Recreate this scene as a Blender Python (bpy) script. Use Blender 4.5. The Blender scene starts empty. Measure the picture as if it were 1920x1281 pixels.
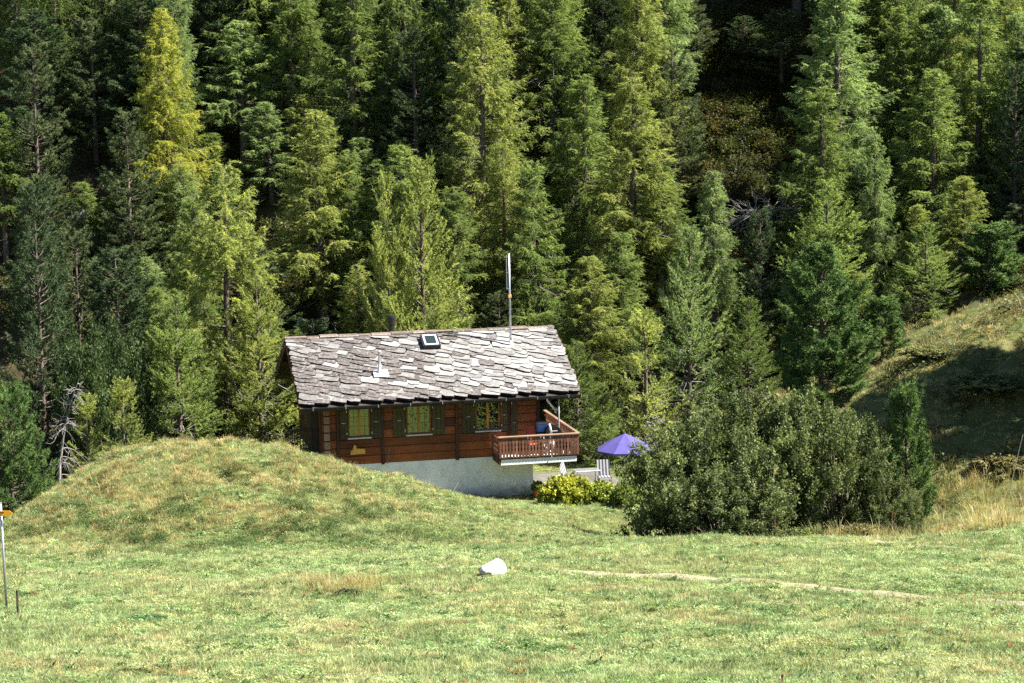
import bpy, math, random
import numpy as np
from mathutils import Matrix, Vector, Euler

sc = bpy.context.scene
col = sc.collection
R_ = math.radians

# ------------------------------------------------------------------ camera, sky, sun, exposure
PITCH, ROLL, FPX, CAMZ = R_(-7.5), R_(1.0), 4000.0, 20.0
cam_d = bpy.data.cameras.new("camera")
cam_d.sensor_width = 36.0
cam_d.lens = 36.0 * FPX / 1920.0
cam_d.clip_start, cam_d.clip_end = 0.5, 2000.0
cam = bpy.data.objects.new("camera", cam_d)
cam.matrix_world = Matrix.Translation((0, 0, CAMZ)) @ Matrix.Rotation(R_(90) + PITCH, 4, 'X') @ Matrix.Rotation(-ROLL, 4, 'Z')
col.objects.link(cam)
sc.camera = cam

SUN_AZ, SUN_EL = R_(-7.0), R_(52.0)
world = bpy.data.worlds.new("World")
sc.world = world
world.use_nodes = True
wn = world.node_tree
bg = wn.nodes["Background"]
sky = wn.nodes.new("ShaderNodeTexSky")
sky.sky_type = 'NISHITA'
sky.sun_disc = False
sky.sun_elevation = SUN_EL
sky.sun_rotation = R_(90) - SUN_AZ
sky.altitude = 1800
wn.links.new(sky.outputs[0], bg.inputs[0])
bg.inputs[1].default_value = 0.05

sun_d = bpy.data.lights.new("sun", 'SUN')
sun_d.energy = 5.0
sun_d.angle = R_(0.53)
sun_d.color = (1.0, 0.95, 0.86)
sun = bpy.data.objects.new("sun", sun_d)
sdir = Vector((math.cos(SUN_EL) * math.cos(SUN_AZ), math.cos(SUN_EL) * math.sin(SUN_AZ), math.sin(SUN_EL)))
sun.rotation_euler = sdir.to_track_quat('Z', 'Y').to_euler()
sun.location = (40, 60, 60)
col.objects.link(sun)

sc.view_settings.view_transform = 'Standard'
sc.view_settings.look = 'None'
sc.view_settings.gamma = 1.0
sc.view_settings.exposure = 2.15
sc.cycles.max_bounces = 8
sc.cycles.diffuse_bounces = 5
sc.cycles.transmission_bounces = 4
sc.cycles.use_denoising = False

# ------------------------------------------------------------------ picture geometry used for planning
def ray(px, py):
    X = (px - 960) / FPX
    Y = -(py - 640.5) / FPX
    cr, sr = math.cos(ROLL), math.sin(ROLL)
    x, y = X * cr + Y * sr, -X * sr + Y * cr
    cp, sp = math.cos(PITCH), math.sin(PITCH)
    return np.array([x, cp - y * sp, sp + y * cp])

def at(px, py, Y):
    d = ray(px, py)
    return np.array([0, 0, CAMZ]) + d * (Y / d[1])

# ------------------------------------------------------------------ noise
def _hash(ix, iy, seed):
    n = (ix * 374761393 + iy * 668265263 + seed * 974634777) & 0xFFFFFFFF
    n = ((n ^ (n >> 13)) * 1274126177) & 0xFFFFFFFF
    return ((n ^ (n >> 16)) & 0xFFFF) / 65535.0

def vnoise(x, y, seed=0):
    x = np.asarray(x, float); y = np.asarray(y, float)
    ix, iy = np.floor(x).astype(np.int64), np.floor(y).astype(np.int64)
    fx, fy = x - ix, y - iy
    fx, fy = fx * fx * (3 - 2 * fx), fy * fy * (3 - 2 * fy)
    a, b = _hash(ix, iy, seed), _hash(ix + 1, iy, seed)
    c, d = _hash(ix, iy + 1, seed), _hash(ix + 1, iy + 1, seed)
    return (a * (1 - fx) + b * fx) * (1 - fy) + (c * (1 - fx) + d * fx) * fy

def fbm(x, y, seed=0, o=4):
    s, a, t = 0, 1.0, 0
    for k in range(o):
        s = s + a * vnoise(x * 2 ** k, y * 2 ** k, seed + k * 17)
        t += a
        a *= 0.5
    return s / t

def sstep(v):
    v = np.clip(v, 0, 1)
    return v * v * (3 - 2 * v)

# ------------------------------------------------------------------ terrain height
def base_z(y):
    return 13.6 - 0.1365 * y

MX, MH = [], []
for px, py in [(-300, 1130), (-120, 1060), (0, 1000), (60, 958), (130, 903), (200, 862), (260, 843), (340, 836), (440, 835), (520, 845),
               (600, 862), (640, 873), (760, 906), (830, 930), (900, 950), (1000, 968), (1150, 975)]:
    p = at(px, py, 80)
    MX.append(p[0]); MH.append(p[2] - base_z(80))
BX, BH = [], []
for px, py in [(1150, 905), (1300, 860), (1480, 780), (1560, 738), (1640, 698), (1720, 655), (1800, 620), (1920, 575), (2200, 480), (2600, 400)]:
    p = at(px, py, 94)
    BX.append(p[0]); BH.append(max(0, p[2] - base_z(94) - 0.55))
MX, MH, BX, BH = map(np.array, (MX, MH, BX, BH))

def gz(x, y):
    x = np.asarray(x, float); y = np.asarray(y, float)
    b = np.where(y < 92, base_z(y), base_z(92) - 0.35 * (1 - np.exp(-(np.maximum(y, 92) - 92) / 4)))
    near = np.clip(36 - y, 0, 40)
    b = b + 0.0034 * near ** 2
    m = np.interp(x, MX, MH)
    g = sstep((y - 66.5) / 13.5) * (1 - sstep((y - 81) / 9.0))
    z = b + m * g
    bh = np.interp(x, BX, BH)
    z = z + bh * sstep((y - 76) / 18.0)
    wob = (fbm(x / 9, y / 9, 3, 3) - 0.5)
    hill = 0.6 + 0.76 * (y - 102.5) + 5.0 * wob * sstep((y - 104) / 12)
    k = 1.2
    hh = np.clip(0.5 + 0.5 * (hill - z) / k, 0, 1)
    z = z * (1 - hh) + hill * hh + k * hh * (1 - hh)
    z = z + (fbm(x / 2.2, y / 2.2, 11, 3) - 0.5) * 0.30 + (fbm(x / 7, y / 7, 31, 2) - 0.5) * 0.35
    rough = g * np.clip(m / 2.5, 0, 1) + 1.3 * sstep((y - 76) / 6) * np.clip(bh / 3, 0, 1)
    z = z + rough * (fbm(x / 0.9, y / 0.9, 71, 3) - 0.5) * 0.85
    z = z - 0.75 * sstep((y - 70.3) / 2.5) * (1 - sstep((y - 80) / 6)) * sstep((x - 1.5) / 3) * (1 - sstep((x - 14.5) / 3))
    # level the yard in front of and beside the chalet
    pad = sstep((x + 3) / 4) * (1 - sstep((x - 7.5) / 3)) * sstep((y - 86) / 3) * (1 - sstep((y - 100) / 4))
    z = z * (1 - pad) + 1.36 * pad
    return z

def gzf(x, y):
    return float(gz(x, y))

def hit(px, py, y0=25.0, y1=130.0):
    d = ray(px, py)
    Y = np.arange(y0, y1, 0.1)
    X = d[0] / d[1] * Y
    Z = CAMZ + d[2] / d[1] * Y
    G = gz(X, Y)
    k = np.argmax(G >= Z)
    return np.array([X[k], Y[k], G[k]])

# ------------------------------------------------------------------ object helpers
def tag(o, label=None, cat=None, group=None, kind=None):
    if label: o["label"] = label
    if cat: o["category"] = cat
    if group: o["group"] = group
    if kind: o["kind"] = kind
    return o

def empty(name, loc=(0, 0, 0), rz=0.0, label=None, cat=None, group=None):
    o = bpy.data.objects.new(name, None)
    o.location = loc
    o.rotation_euler = (0, 0, rz)
    o.empty_display_size = 0.2
    col.objects.link(o)
    return tag(o, label, cat, group)

def mesh_np(name, V, tris=None, quads=None, mat=None, smooth=False, attrs=None):
    """fast mesh from numpy arrays"""
    me = bpy.data.meshes.new(name)
    V = np.asarray(V, np.float32)
    me.vertices.add(len(V))
    me.vertices.foreach_set("co", V.ravel())
    loops, starts, totals = [], [], []
    n = 0
    for F, k in ((tris, 3), (quads, 4)):
        if F is not None and len(F):
            F = np.asarray(F, np.int32)
            loops.append(F.ravel())
            starts.append(n + np.arange(len(F)) * k)
            totals.append(np.full(len(F), k))
            n += F.size
    if loops:
        loops, starts = np.concatenate(loops), np.concatenate(starts)
        me.loops.add(len(loops))
        me.loops.foreach_set("vertex_index", loops.astype(np.int32))
        me.polygons.add(len(starts))
        me.polygons.foreach_set("loop_start", starts.astype(np.int32))
    if attrs:
        for k, v in attrs.items():
            a = me.attributes.new(k, 'FLOAT', 'POINT')
            a.data.foreach_set("value", np.asarray(v, np.float32))
    me.update(calc_edges=True)
    if smooth and loops is not None and len(me.polygons):
        me.polygons.foreach_set("use_smooth", np.ones(len(me.polygons), bool))
    if mat: me.materials.append(mat)
    return me

def link(name, me, parent=None, loc=None, color=None):
    o = bpy.data.objects.new(name, me)
    if parent: o.parent = parent
    if loc is not None: o.location = loc
    if color is not None: o.color = (*color, 1)
    col.objects.link(o)
    return o

class MB:
    def __init__(s): s.v, s.f = [], []
    def poly(s, verts, faces):
        n = len(s.v)
        s.v += [tuple(map(float, v)) for v in verts]
        s.f += [tuple(i + n for i in f) for f in faces]
        return s
    def box(s, x0, x1, y0, y1, z0, z1):
        return s.poly([(x0, y0, z0), (x1, y0, z0), (x1, y1, z0), (x0, y1, z0), (x0, y0, z1), (x1, y0, z1), (x1, y1, z1), (x0, y1, z1)],
                      [(0, 3, 2, 1), (4, 5, 6, 7), (0, 1, 5, 4), (1, 2, 6, 5), (2, 3, 7, 6), (3, 0, 4, 7)])
    def bbox(s, x0, x1, y0, y1, z0, z1, b=0.01):
        """box with chamfered long edges (8-gon section along the longest axis)"""
        d = [x1 - x0, y1 - y0, z1 - z0]
        k = d.index(max(d))
        lo, hi = [x0, y0, z0], [x1, y1, z1]
        i, j = [a for a in range(3) if a != k]
        b = min(b, 0.45 * min(d[i], d[j]))
        prof = [(lo[i] + b, lo[j]), (hi[i] - b, lo[j]), (hi[i], lo[j] + b), (hi[i], hi[j] - b), (hi[i] - b, hi[j]), (lo[i] + b, hi[j]), (lo[i], hi[j] - b), (lo[i], lo[j] + b)]
        vs = []
        for t in (lo[k], hi[k]):
            for p, q in prof:
                v = [0, 0, 0]; v[k] = t; v[i] = p; v[j] = q
                vs.append(v)
        fs = [tuple(range(7, -1, -1)), tuple(range(8, 16))] + [(a, (a + 1) % 8, 8 + (a + 1) % 8, 8 + a) for a in range(8)]
        if k == 1: fs = [tuple(reversed(f)) for f in fs]
        return s.poly(vs, fs)
    def prism(s, pts, a0, a1, axis=1):
        """polygon pts (2D) extruded along axis"""
        n = len(pts)
        vs = []
        for t in (a0, a1):
            for p, q in pts:
                vs.append({0: (t, p, q), 1: (p, t, q), 2: (p, q, t)}[axis])
        return s.poly(vs, [tuple(range(n)), tuple(range(2 * n - 1, n - 1, -1))] + [(i, n + i, n + (i + 1) % n, (i + 1) % n) for i in range(n)])
    def tube(s, P, r, n=8, cap=True):
        P = [Vector(p) for p in P]
        r = r if hasattr(r, '__len__') else [r] * len(P)
        n0 = len(s.v)
        for i, p in enumerate(P):
            d = (P[min(i + 1, len(P) - 1)] - P[max(i - 1, 0)]).normalized()
            a = d.orthogonal().normalized() if abs(d.z) > 0.95 else d.cross(Vector((0, 0, 1))).normalized()
            b = d.cross(a)
            for k in range(n):
                t = 2 * math.pi * k / n
                s.v.append(tuple(p + (a * math.cos(t) + b * math.sin(t)) * r[i]))
        for i in range(len(P) - 1):
            for k in range(n):
                q = n0 + i * n
                s.f.append((q + k, q + (k + 1) % n, q + n + (k + 1) % n, q + n + k))
        if cap:
            s.f.append(tuple(n0 + k for k in range(n - 1, -1, -1)))
            s.f.append(tuple(n0 + (len(P) - 1) * n + k for k in range(n)))
        return s
    def lathe(s, prof, n=16, c=(0, 0, 0)):
        n0 = len(s.v)
        for r, z in prof:
            for k in range(n):
                t = 2 * math.pi * k / n
                s.v.append((c[0] + r * math.cos(t), c[1] + r * math.sin(t), c[2] + z))
        for i in range(len(prof) - 1):
            for k in range(n):
                q = n0 + i * n
                s.f.append((q + k, q + (k + 1) % n, q + n + (k + 1) % n, q + n + k))
        return s
    def mesh(s, name, mat, smooth=False):
        me = bpy.data.meshes.new(name)
        me.from_pydata(s.v, [], s.f)
        me.update()
        if smooth:
            for p in me.polygons: p.use_smooth = True
        if mat: me.materials.append(mat)
        return me
    def build(s, name, mat, parent=None, smooth=False, loc=None, color=None):
        return link(name, s.mesh(name, mat, smooth), parent, loc, color)

# ------------------------------------------------------------------ materials
def new_mat(name):
    m = bpy.data.materials.new(name)
    m.use_nodes = True
    nt = m.node_tree
    return m, nt, nt.nodes["Principled BSDF"], nt.nodes["Material Output"]

def N(nt, t, **kw):
    n = nt.nodes.new(t)
    for k, v in kw.items():
        if k.startswith("i_"): n.inputs[int(k[2:])].default_value = v
        else: setattr(n, k, v)
    return n

def ramp(nt, fac, stops):
    r = N(nt, "ShaderNodeValToRGB")
    e = r.color_ramp.elements
    while len(e) < len(stops): e.new(0.5)
    for k, (p, c) in enumerate(stops):
        e[k].position = p
        e[k].color = (*c, 1) if len(c) == 3 else c
    nt.links.new(fac, r.inputs[0])
    return r.outputs[0]

def mixc(nt, fac, a, b, mode='MIX'):
    m = N(nt, "ShaderNodeMix", data_type='RGBA', blend_type=mode)
    for k, v in ((0, fac), (6, a), (7, b)):
        if hasattr(v, "is_linked"): nt.links.new(v, m.inputs[k])
        else: m.inputs[k].default_value = v if k == 0 else (*v, 1)
    return m.outputs[2]

def noise(nt, scale, vec=None, detail=4, rough=0.55):
    n = N(nt, "ShaderNodeTexNoise")
    n.inputs["Scale"].default_value = scale
    n.inputs["Detail"].default_value = detail
    n.inputs["Roughness"].default_value = rough
    if vec is not None: nt.links.new(vec, n.inputs["Vector"])
    return n.outputs[0]

def mapped(nt, src, scale):
    m = N(nt, "ShaderNodeMapping")
    m.inputs["Scale"].default_value = scale
    nt.links.new(src, m.inputs[0])
    return m.outputs[0]

def bump(nt, bsdf, h, strength=0.4, dist=0.02):
    b = N(nt, "ShaderNodeBump")
    b.inputs["Strength"].default_value = strength
    b.inputs["Distance"].default_value = dist
    nt.links.new(h, b.inputs["Height"])
    nt.links.new(b.outputs[0], bsdf.inputs["Normal"])

def plain(name, c, rough=0.6, metal=0.0, var=0.25, scale=8.0, spec=0.4):
    m, nt, b, out = new_mat(name)
    tc = N(nt, "ShaderNodeTexCoord")
    n = noise(nt, scale, tc.outputs["Object"])
    c0 = tuple(x * (1 - var) for x in c)
    c1 = tuple(min(1, x * (1 + var)) for x in c)
    nt.links.new(ramp(nt, n, [(0.3, c0), (0.7, c1)]), b.inputs["Base Color"])
    b.inputs["Roughness"].default_value = rough
    b.inputs["Metallic"].default_value = metal
    b.inputs["Specular IOR Level"].default_value = spec
    return m

def wood_mat(name, dark, light, axis=0, rough=0.65, vary=0.5, spec=0.3):
    m, nt, b, out = new_mat(name)
    tc = N(nt, "ShaderNodeTexCoord")
    s = [14, 14, 14]; s[axis] = 0.7
    v = mapped(nt, tc.outputs["Object"], s)
    oi = N(nt, "ShaderNodeObjectInfo")
    add = N(nt, "ShaderNodeVectorMath", operation='ADD')
    mul = N(nt, "ShaderNodeVectorMath", operation='SCALE')
    comb = N(nt, "ShaderNodeCombineXYZ")
    for k in range(3): nt.links.new(oi.outputs["Random"], comb.inputs[k])
    nt.links.new(comb.outputs[0], mul.inputs[0]); mul.inputs[3].default_value = 37.0
    nt.links.new(v, add.inputs[0]); nt.links.new(mul.outputs[0], add.inputs[1])
    n1 = noise(nt, 1.0, add.outputs[0], 5, 0.6)
    n2 = noise(nt, 0.8, tc.outputs["Object"], 3)
    c = ramp(nt, n1, [(0.32, dark), (0.68, light)])
    c = mixc(nt, 0.55, c, ramp(nt, n2, [(0.3, tuple(x * 0.55 for x in dark)), (0.7, tuple(min(1, x * 1.15) for x in light))]))
    mr = N(nt, "ShaderNodeMapRange")
    mr.inputs[3].default_value = 1 - vary; mr.inputs[4].default_value = 1 + vary * 0.6
    nt.links.new(oi.outputs["Random"], mr.inputs[0])
    hs = N(nt, "ShaderNodeHueSaturation")
    nt.links.new(mr.outputs[0], hs.inputs["Value"]); nt.links.new(c, hs.inputs["Color"])
    nt.links.new(hs.outputs[0], b.inputs["Base Color"])
    b.inputs["Roughness"].default_value = rough
    b.inputs["Specular IOR Level"].default_value = spec
    bump(nt, b, n1, 0.5, 0.01)
    return m

def foliage_mat(name, c, trans=0.45, spread=0.35, rough=0.6, sheen=(0, 0, 0), use_color=True, twig=None, tc_gain=(1.18, 1.25, 0.7)):
    """leaf: colour = object's own colour varied by the 'tint' attribute of each clump"""
    m, nt, b, out = new_mat(name)
    oi = N(nt, "ShaderNodeObjectInfo")
    at_ = N(nt, "ShaderNodeAttribute", attribute_name="tint")
    if use_color: basec = oi.outputs["Color"]
    else:
        rgb = N(nt, "ShaderNodeRGB"); rgb.outputs[0].default_value = (*c, 1); basec = rgb.outputs[0]
    mr = N(nt, "ShaderNodeMapRange")
    mr.inputs[3].default_value = 1 - spread; mr.inputs[4].default_value = 1 + spread
    nt.links.new(at_.outputs["Fac"], mr.inputs[0])
    hs = N(nt, "ShaderNodeHueSaturation")
    nt.links.new(basec, hs.inputs["Color"]); nt.links.new(mr.outputs[0], hs.inputs["Value"])
    hr = N(nt, "ShaderNodeMapRange"); hr.inputs[3].default_value = 0.51; hr.inputs[4].default_value = 0.475
    nt.links.new(at_.outputs["Fac"], hr.inputs[0]); nt.links.new(hr.outputs[0], hs.inputs["Hue"])
    nt.links.new(hs.outputs[0], b.inputs["Base Color"])
    b.inputs["Roughness"].default_value = rough
    b.inputs["Specular IOR Level"].default_value = 0.12
    t = N(nt, "ShaderNodeBsdfTranslucent")
    tcol = mixc(nt, 1.0, hs.outputs[0], tc_gain, 'MULTIPLY')
    nt.links.new(tcol, t.inputs[0])
    mx = N(nt, "ShaderNodeMixShader"); mx.inputs[0].default_value = trans
    nt.links.new(b.outputs[0], mx.inputs[1]); nt.links.new(t.outputs[0], mx.inputs[2])
    nt.links.new(mx.outputs[0], out.inputs[0])
    return m

M = {}
M['needle'] = foliage_mat('larch_needles', (0.1, 0.14, 0.03), 0.58)
M['pine'] = foliage_mat('pine_needles', (0.03, 0.06, 0.025), 0.2, 0.4)
M['leaf'] = foliage_mat('leaves', (0.08, 0.1, 0.04), 0.3, 0.6, rough=0.5)
M['bark'] = plain('bark', (0.10, 0.08, 0.065), 0.9, var=0.5, scale=5, spec=0.1)
M['bark_grey'] = plain('grey_bark', (0.19, 0.175, 0.165), 0.9, var=0.35, scale=4, spec=0.1)
M['gable_wood'] = wood_mat('gable_wood', (0.05, 0.022, 0.01), (0.13, 0.055, 0.02), axis=1)
M['log'] = wood_mat('facade_timber', (0.075, 0.020, 0.007), (0.27, 0.075, 0.018), axis=0, vary=0.5)
M['post'] = wood_mat('dark_post', (0.035, 0.016, 0.009), (0.08, 0.033, 0.016), axis=2)
M['shutter'] = wood_mat('shutter_wood', (0.045, 0.036, 0.014), (0.085, 0.065, 0.026), axis=2, vary=0.2)
M['rail'] = wood_mat('balcony_wood', (0.085, 0.034, 0.020), (0.20, 0.088, 0.05), axis=2, vary=0.35)
M['rail_x'] = wood_mat('handrail_wood', (0.17, 0.10, 0.065), (0.30, 0.19, 0.125), axis=0, vary=0.2)
M['dark_wood'] = wood_mat('dark_wood', (0.016, 0.012, 0.010), (0.045, 0.032, 0.024), axis=2, vary=0.3)
M['window_wood'] = wood_mat('window_frame_wood', (0.33, 0.14, 0.025), (0.50, 0.24, 0.05), axis=2, vary=0.15)
M['sash_wood'] = wood_mat('sash_wood', (0.10, 0.045, 0.012), (0.20, 0.09, 0.022), axis=2, vary=0.15)
M['metal_dark'] = plain('dark_metal', (0.03, 0.03, 0.032), 0.45, 0.6)
M['metal_grey'] = plain('grey_metal', (0.42, 0.43, 0.45), 0.4, 0.8, var=0.1)
M['zinc'] = plain('zinc_sheet', (0.5, 0.51, 0.53), 0.45, 0.5, var=0.15)
M['black'] = plain('black_enamel', (0.012, 0.012, 0.013), 0.35)
M['blue'] = plain('blue_plastic', (0.13, 0.24, 0.50), 0.5)
M['red'] = plain('rust_red_cloth', (0.42, 0.07, 0.03), 0.8)
M['orange'] = plain('terracotta', (0.55, 0.13, 0.03), 0.8)
M['purple'] = plain('purple_cloth', (0.055, 0.045, 0.185), 0.85, var=0.12)
M['white_paint'] = plain('white_paint', (0.78, 0.77, 0.74), 0.7, var=0.08)
M['navy'] = plain('navy_cloth', (0.03, 0.035, 0.07), 0.9)
M['ivory'] = plain('ivory_cloth', (0.26, 0.255, 0.24), 0.9, var=0.08)
M['yellow_sign'] = plain('yellow_paint', (0.75, 0.33, 0.02), 0.5, var=0.1)
M['yellow_wood'] = plain('ochre_wood', (0.60, 0.30, 0.05), 0.7, var=0.15)
M['terrace_stone'] = plain('terrace_stone', (0.085, 0.08, 0.07), 0.9, var=0.35, scale=3)
M['rust'] = plain('rusty_iron', (0.10, 0.04, 0.024), 0.9, var=0.4)
M['dark_stake'] = plain('weathered_stake', (0.05, 0.035, 0.025), 0.9, var=0.4)

def plaster_mat():
    m, nt, b, out = new_mat('white_plaster')
    tc = N(nt, "ShaderNodeTexCoord")
    n = noise(nt, 1.0, mapped(nt, tc.outputs["Object"], (2.2, 2.2, 0.7)), 7, 0.7)
    c = ramp(nt, n, [(0.32, (0.60, 0.60, 0.56)), (0.5, (0.76, 0.755, 0.72)), (0.65, (0.82, 0.815, 0.79))])
    sep = N(nt, "ShaderNodeSeparateXYZ"); nt.links.new(tc.outputs["Object"], sep.inputs[0])
    n2 = noise(nt, 2.5, tc.outputs["Object"], 4)
    ad = N(nt, "ShaderNodeMath", operation='MULTIPLY_ADD'); ad.inputs[1].default_value = -0.9
    nt.links.new(n2, ad.inputs[0]); nt.links.new(sep.outputs[2], ad.inputs[2])
    # splashed soil along the foot of the wall
    d = ramp(nt, ad.outputs[0], [(0.0, (0.30, 0.30, 0.27)), (1.0, (1, 1, 1))])
    mr = N(nt, "ShaderNodeMapRange"); mr.inputs[1].default_value = 0.9; mr.inputs[2].default_value = 1.5
    nt.links.new(ad.outputs[0], mr.inputs[0])
    c2 = mixc(nt, mr.outputs[0], (0.26, 0.26, 0.23), c)
    nt.links.new(c2, b.inputs["Base Color"])
    b.inputs["Roughness"].default_value = 0.9
    bump(nt, b, noise(nt, 30, tc.outputs["Object"]), 0.3, 0.01)
    return m
M['plaster'] = plaster_mat()

def slab_mat():
    m, nt, b, out = new_mat('stone_slab')
    tc = N(nt, "ShaderNodeTexCoord"); oi = N(nt, "ShaderNodeObjectInfo"); geo = N(nt, "ShaderNodeNewGeometry")
    n1 = noise(nt, 4.0, geo.outputs["Position"], 6, 0.7)
    n2 = noise(nt, 9.0, geo.outputs["Position"], 5, 0.6)
    c = mixc(nt, ramp(nt, n1, [(0.38, (0, 0, 0)), (0.62, (1, 1, 1))]), oi.outputs["Color"], (0.055, 0.042, 0.036))
    c = mixc(nt, 0.55, c, oi.outputs["Color"])
    lich = ramp(nt, n2, [(0.52, (0, 0, 0)), (0.64, (1, 1, 1))])
    lf = N(nt, "ShaderNodeMath", operation='MULTIPLY'); lf.inputs[1].default_value = 0.65
    nt.links.new(lich, lf.inputs[0])
    c = mixc(nt, lf.outputs[0], c, (0.22, 0.21, 0.19))
    nt.links.new(c, b.inputs["Base Color"])
    b.inputs["Roughness"].default_value = 0.55
    b.inputs["Specular IOR Level"].default_value = 0.5
    bump(nt, b, n2, 0.6, 0.02)
    return m
M['slab'] = slab_mat()
M['slab_edge'] = plain('shade_slab_edge', (0.022, 0.018, 0.015), 0.95, var=0.5, scale=9, spec=0.1)  # near-black sides paint in the shade gaps that outline each slab

def glass_mat():
    m, nt, b, out = new_mat('window_glass')
    b.inputs["Base Color"].default_value = (0.012, 0.014, 0.012, 1)
    b.inputs["Roughness"].default_value = 0.08
    g = N(nt, "ShaderNodeBsdfGlossy"); g.inputs["Roughness"].default_value = 0.03
    g.inputs[0].default_value = (0.78, 0.95, 0.62, 1)
    tc = N(nt, "ShaderNodeTexCoord")
    bp = N(nt, "ShaderNodeBump"); bp.inputs["Strength"].default_value = 0.8; bp.inputs["Distance"].default_value = 0.05
    nt.links.new(noise(nt, 3.5, tc.outputs["Object"], 2), bp.inputs["Height"])
    nt.links.new(bp.outputs[0], g.inputs["Normal"])
    mx = N(nt, "ShaderNodeMixShader"); mx.inputs[0].default_value = 0.22
    nt.links.new(b.outputs[0], mx.inputs[1]); nt.links.new(g.outputs[0], mx.inputs[2])
    nt.links.new(mx.outputs[0], out.inputs[0])
    return m
M['glass'] = glass_mat()

GREEN_A, GREEN_B = (0.165, 0.225, 0.090), (0.345, 0.392, 0.190)
DRY_A, DRY_B = (0.33, 0.27, 0.12), (0.44, 0.38, 0.21)

def ground_mat():
    m, nt, b, out = new_mat('meadow_ground')
    geo = N(nt, "ShaderNodeNewGeometry")
    P = geo.outputs["Position"]
    c = ramp(nt, noise(nt, 0.5, P, 6, 0.65), [(0.3, (0.05, 0.07, 0.022)), (0.55, (0.09, 0.10, 0.035)), (0.75, (0.14, 0.12, 0.055))])
    fw = N(nt, "ShaderNodeAttribute", attribute_name="forest")
    fl = ramp(nt, noise(nt, 1.1, P, 6, 0.7), [(0.3, (0.025, 0.022, 0.014)), (0.6, (0.06, 0.05, 0.025)), (0.8, (0.085, 0.068, 0.036))])
    c = mixc(nt, fw.outputs["Fac"], c, fl)
    nt.links.new(c, b.inputs["Base Color"])
    b.inputs["Roughness"].default_value = 1.0
    b.inputs["Specular IOR Level"].default_value = 0.1
    bump(nt, b, noise(nt, 6, P, 6, 0.7), 0.8, 0.08)
    return m
M['ground'] = ground_mat()

def path_mat():
    m, nt, b, out = new_mat('dirt')
    geo = N(nt, "ShaderNodeNewGeometry")
    P = geo.outputs["Position"]
    c = ramp(nt, noise(nt, 2.2, P, 6, 0.7), [(0.3, (0.12, 0.12, 0.06)), (0.5, (0.20, 0.175, 0.11)), (0.72, (0.28, 0.25, 0.18))])
    nt.links.new(c, b.inputs["Base Color"])
    b.inputs["Roughness"].default_value = 1.0
    bump(nt, b, noise(nt, 15, P, 5), 0.7, 0.03)
    return m
M['dirt'] = path_mat()

def rock_mat():
    m, nt, b, out = new_mat('pale_rock')
    tc = N(nt, "ShaderNodeTexCoord")
    c = ramp(nt, noise(nt, 4, tc.outputs["Object"], 6, 0.65), [(0.3, (0.22, 0.21, 0.21)), (0.6, (0.44, 0.43, 0.44))])
    nt.links.new(c, b.inputs["Base Color"]); b.inputs["Roughness"].default_value = 0.85
    bump(nt, b, noise(nt, 9, tc.outputs["Object"], 5), 0.6, 0.04)
    return m
M['rock'] = rock_mat()

def grass_mat(name, a, bcol, dry_a, dry_b, drymix=1.0, trans=0.35):
    """blades: patches of green and straw laid out over the meadow, each tuft a little different"""
    m, nt, b, out = new_mat(name)
    geo = N(nt, "ShaderNodeNewGeometry"); oi = N(nt, "ShaderNodeObjectInfo")
    P = mapped(nt, geo.outputs["Position"], (1, 1, 0.3))
    n1 = noise(nt, 0.33, P, 5, 0.65)
    n2 = noise(nt, 1.7, P, 4, 0.6)
    g = mixc(nt, ramp(nt, n2, [(0.35, (0, 0, 0)), (0.65, (1, 1, 1))]), a, bcol)
    d = mixc(nt, oi.outputs["Random"], dry_a, dry_b)
    mk = ramp(nt, n1, [(0.45, (0, 0, 0)), (0.68, (1, 1, 1))])
    mm = N(nt, "ShaderNodeMath", operation='MULTIPLY'); mm.inputs[1].default_value = drymix
    nt.links.new(mk, mm.inputs[0])
    c = mixc(nt, mm.outputs[0], g, d)
    # darker, lusher growth and thin pale growth in patches a few metres wide
    n3 = noise(nt, 0.55, mapped(nt, geo.outputs["Position"], (0.6, 1.0, 0.3)), 4, 0.6)
    c = mixc(nt, ramp(nt, n3, [(0.40, (0, 0, 0)), (0.56, (1, 1, 1))]), mixc(nt, 1.0, c, (0.74, 0.84, 0.74), 'MULTIPLY'), c)
    hs = N(nt, "ShaderNodeHueSaturation")
    mr = N(nt, "ShaderNodeMapRange"); mr.inputs[3].default_value = 0.45; mr.inputs[4].default_value = 1.5
    nt.links.new(oi.outputs["Random"], mr.inputs[0]); nt.links.new(mr.outputs[0], hs.inputs["Value"])
    nt.links.new(c, hs.inputs["Color"])
    nt.links.new(hs.outputs[0], b.inputs["Base Color"])
    b.inputs["Roughness"].default_value = 0.5
    b.inputs["Specular IOR Level"].default_value = 0.3
    t = N(nt, "ShaderNodeBsdfTranslucent")
    nt.links.new(mixc(nt, 1.0, hs.outputs[0], (1.3, 1.25, 0.7), 'MULTIPLY'), t.inputs[0])
    mx = N(nt, "ShaderNodeMixShader"); mx.inputs[0].default_value = trans
    nt.links.new(b.outputs[0], mx.inputs[1]); nt.links.new(t.outputs[0], mx.inputs[2])
    nt.links.new(mx.outputs[0], out.inputs[0])
    return m
M['grass'] = grass_mat('meadow_grass', GREEN_A, GREEN_B, DRY_A, DRY_B, 0.5)
M['weed'] = grass_mat('broad_leaves', (0.13, 0.205, 0.075), (0.29, 0.355, 0.15), (0.27, 0.27, 0.1), (0.31, 0.28, 0.11), 0.5, 0.3)
M['straw'] = grass_mat('straw', (0.25, 0.19, 0.08), (0.40, 0.34, 0.16), DRY_A, DRY_B, 1.0)
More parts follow.
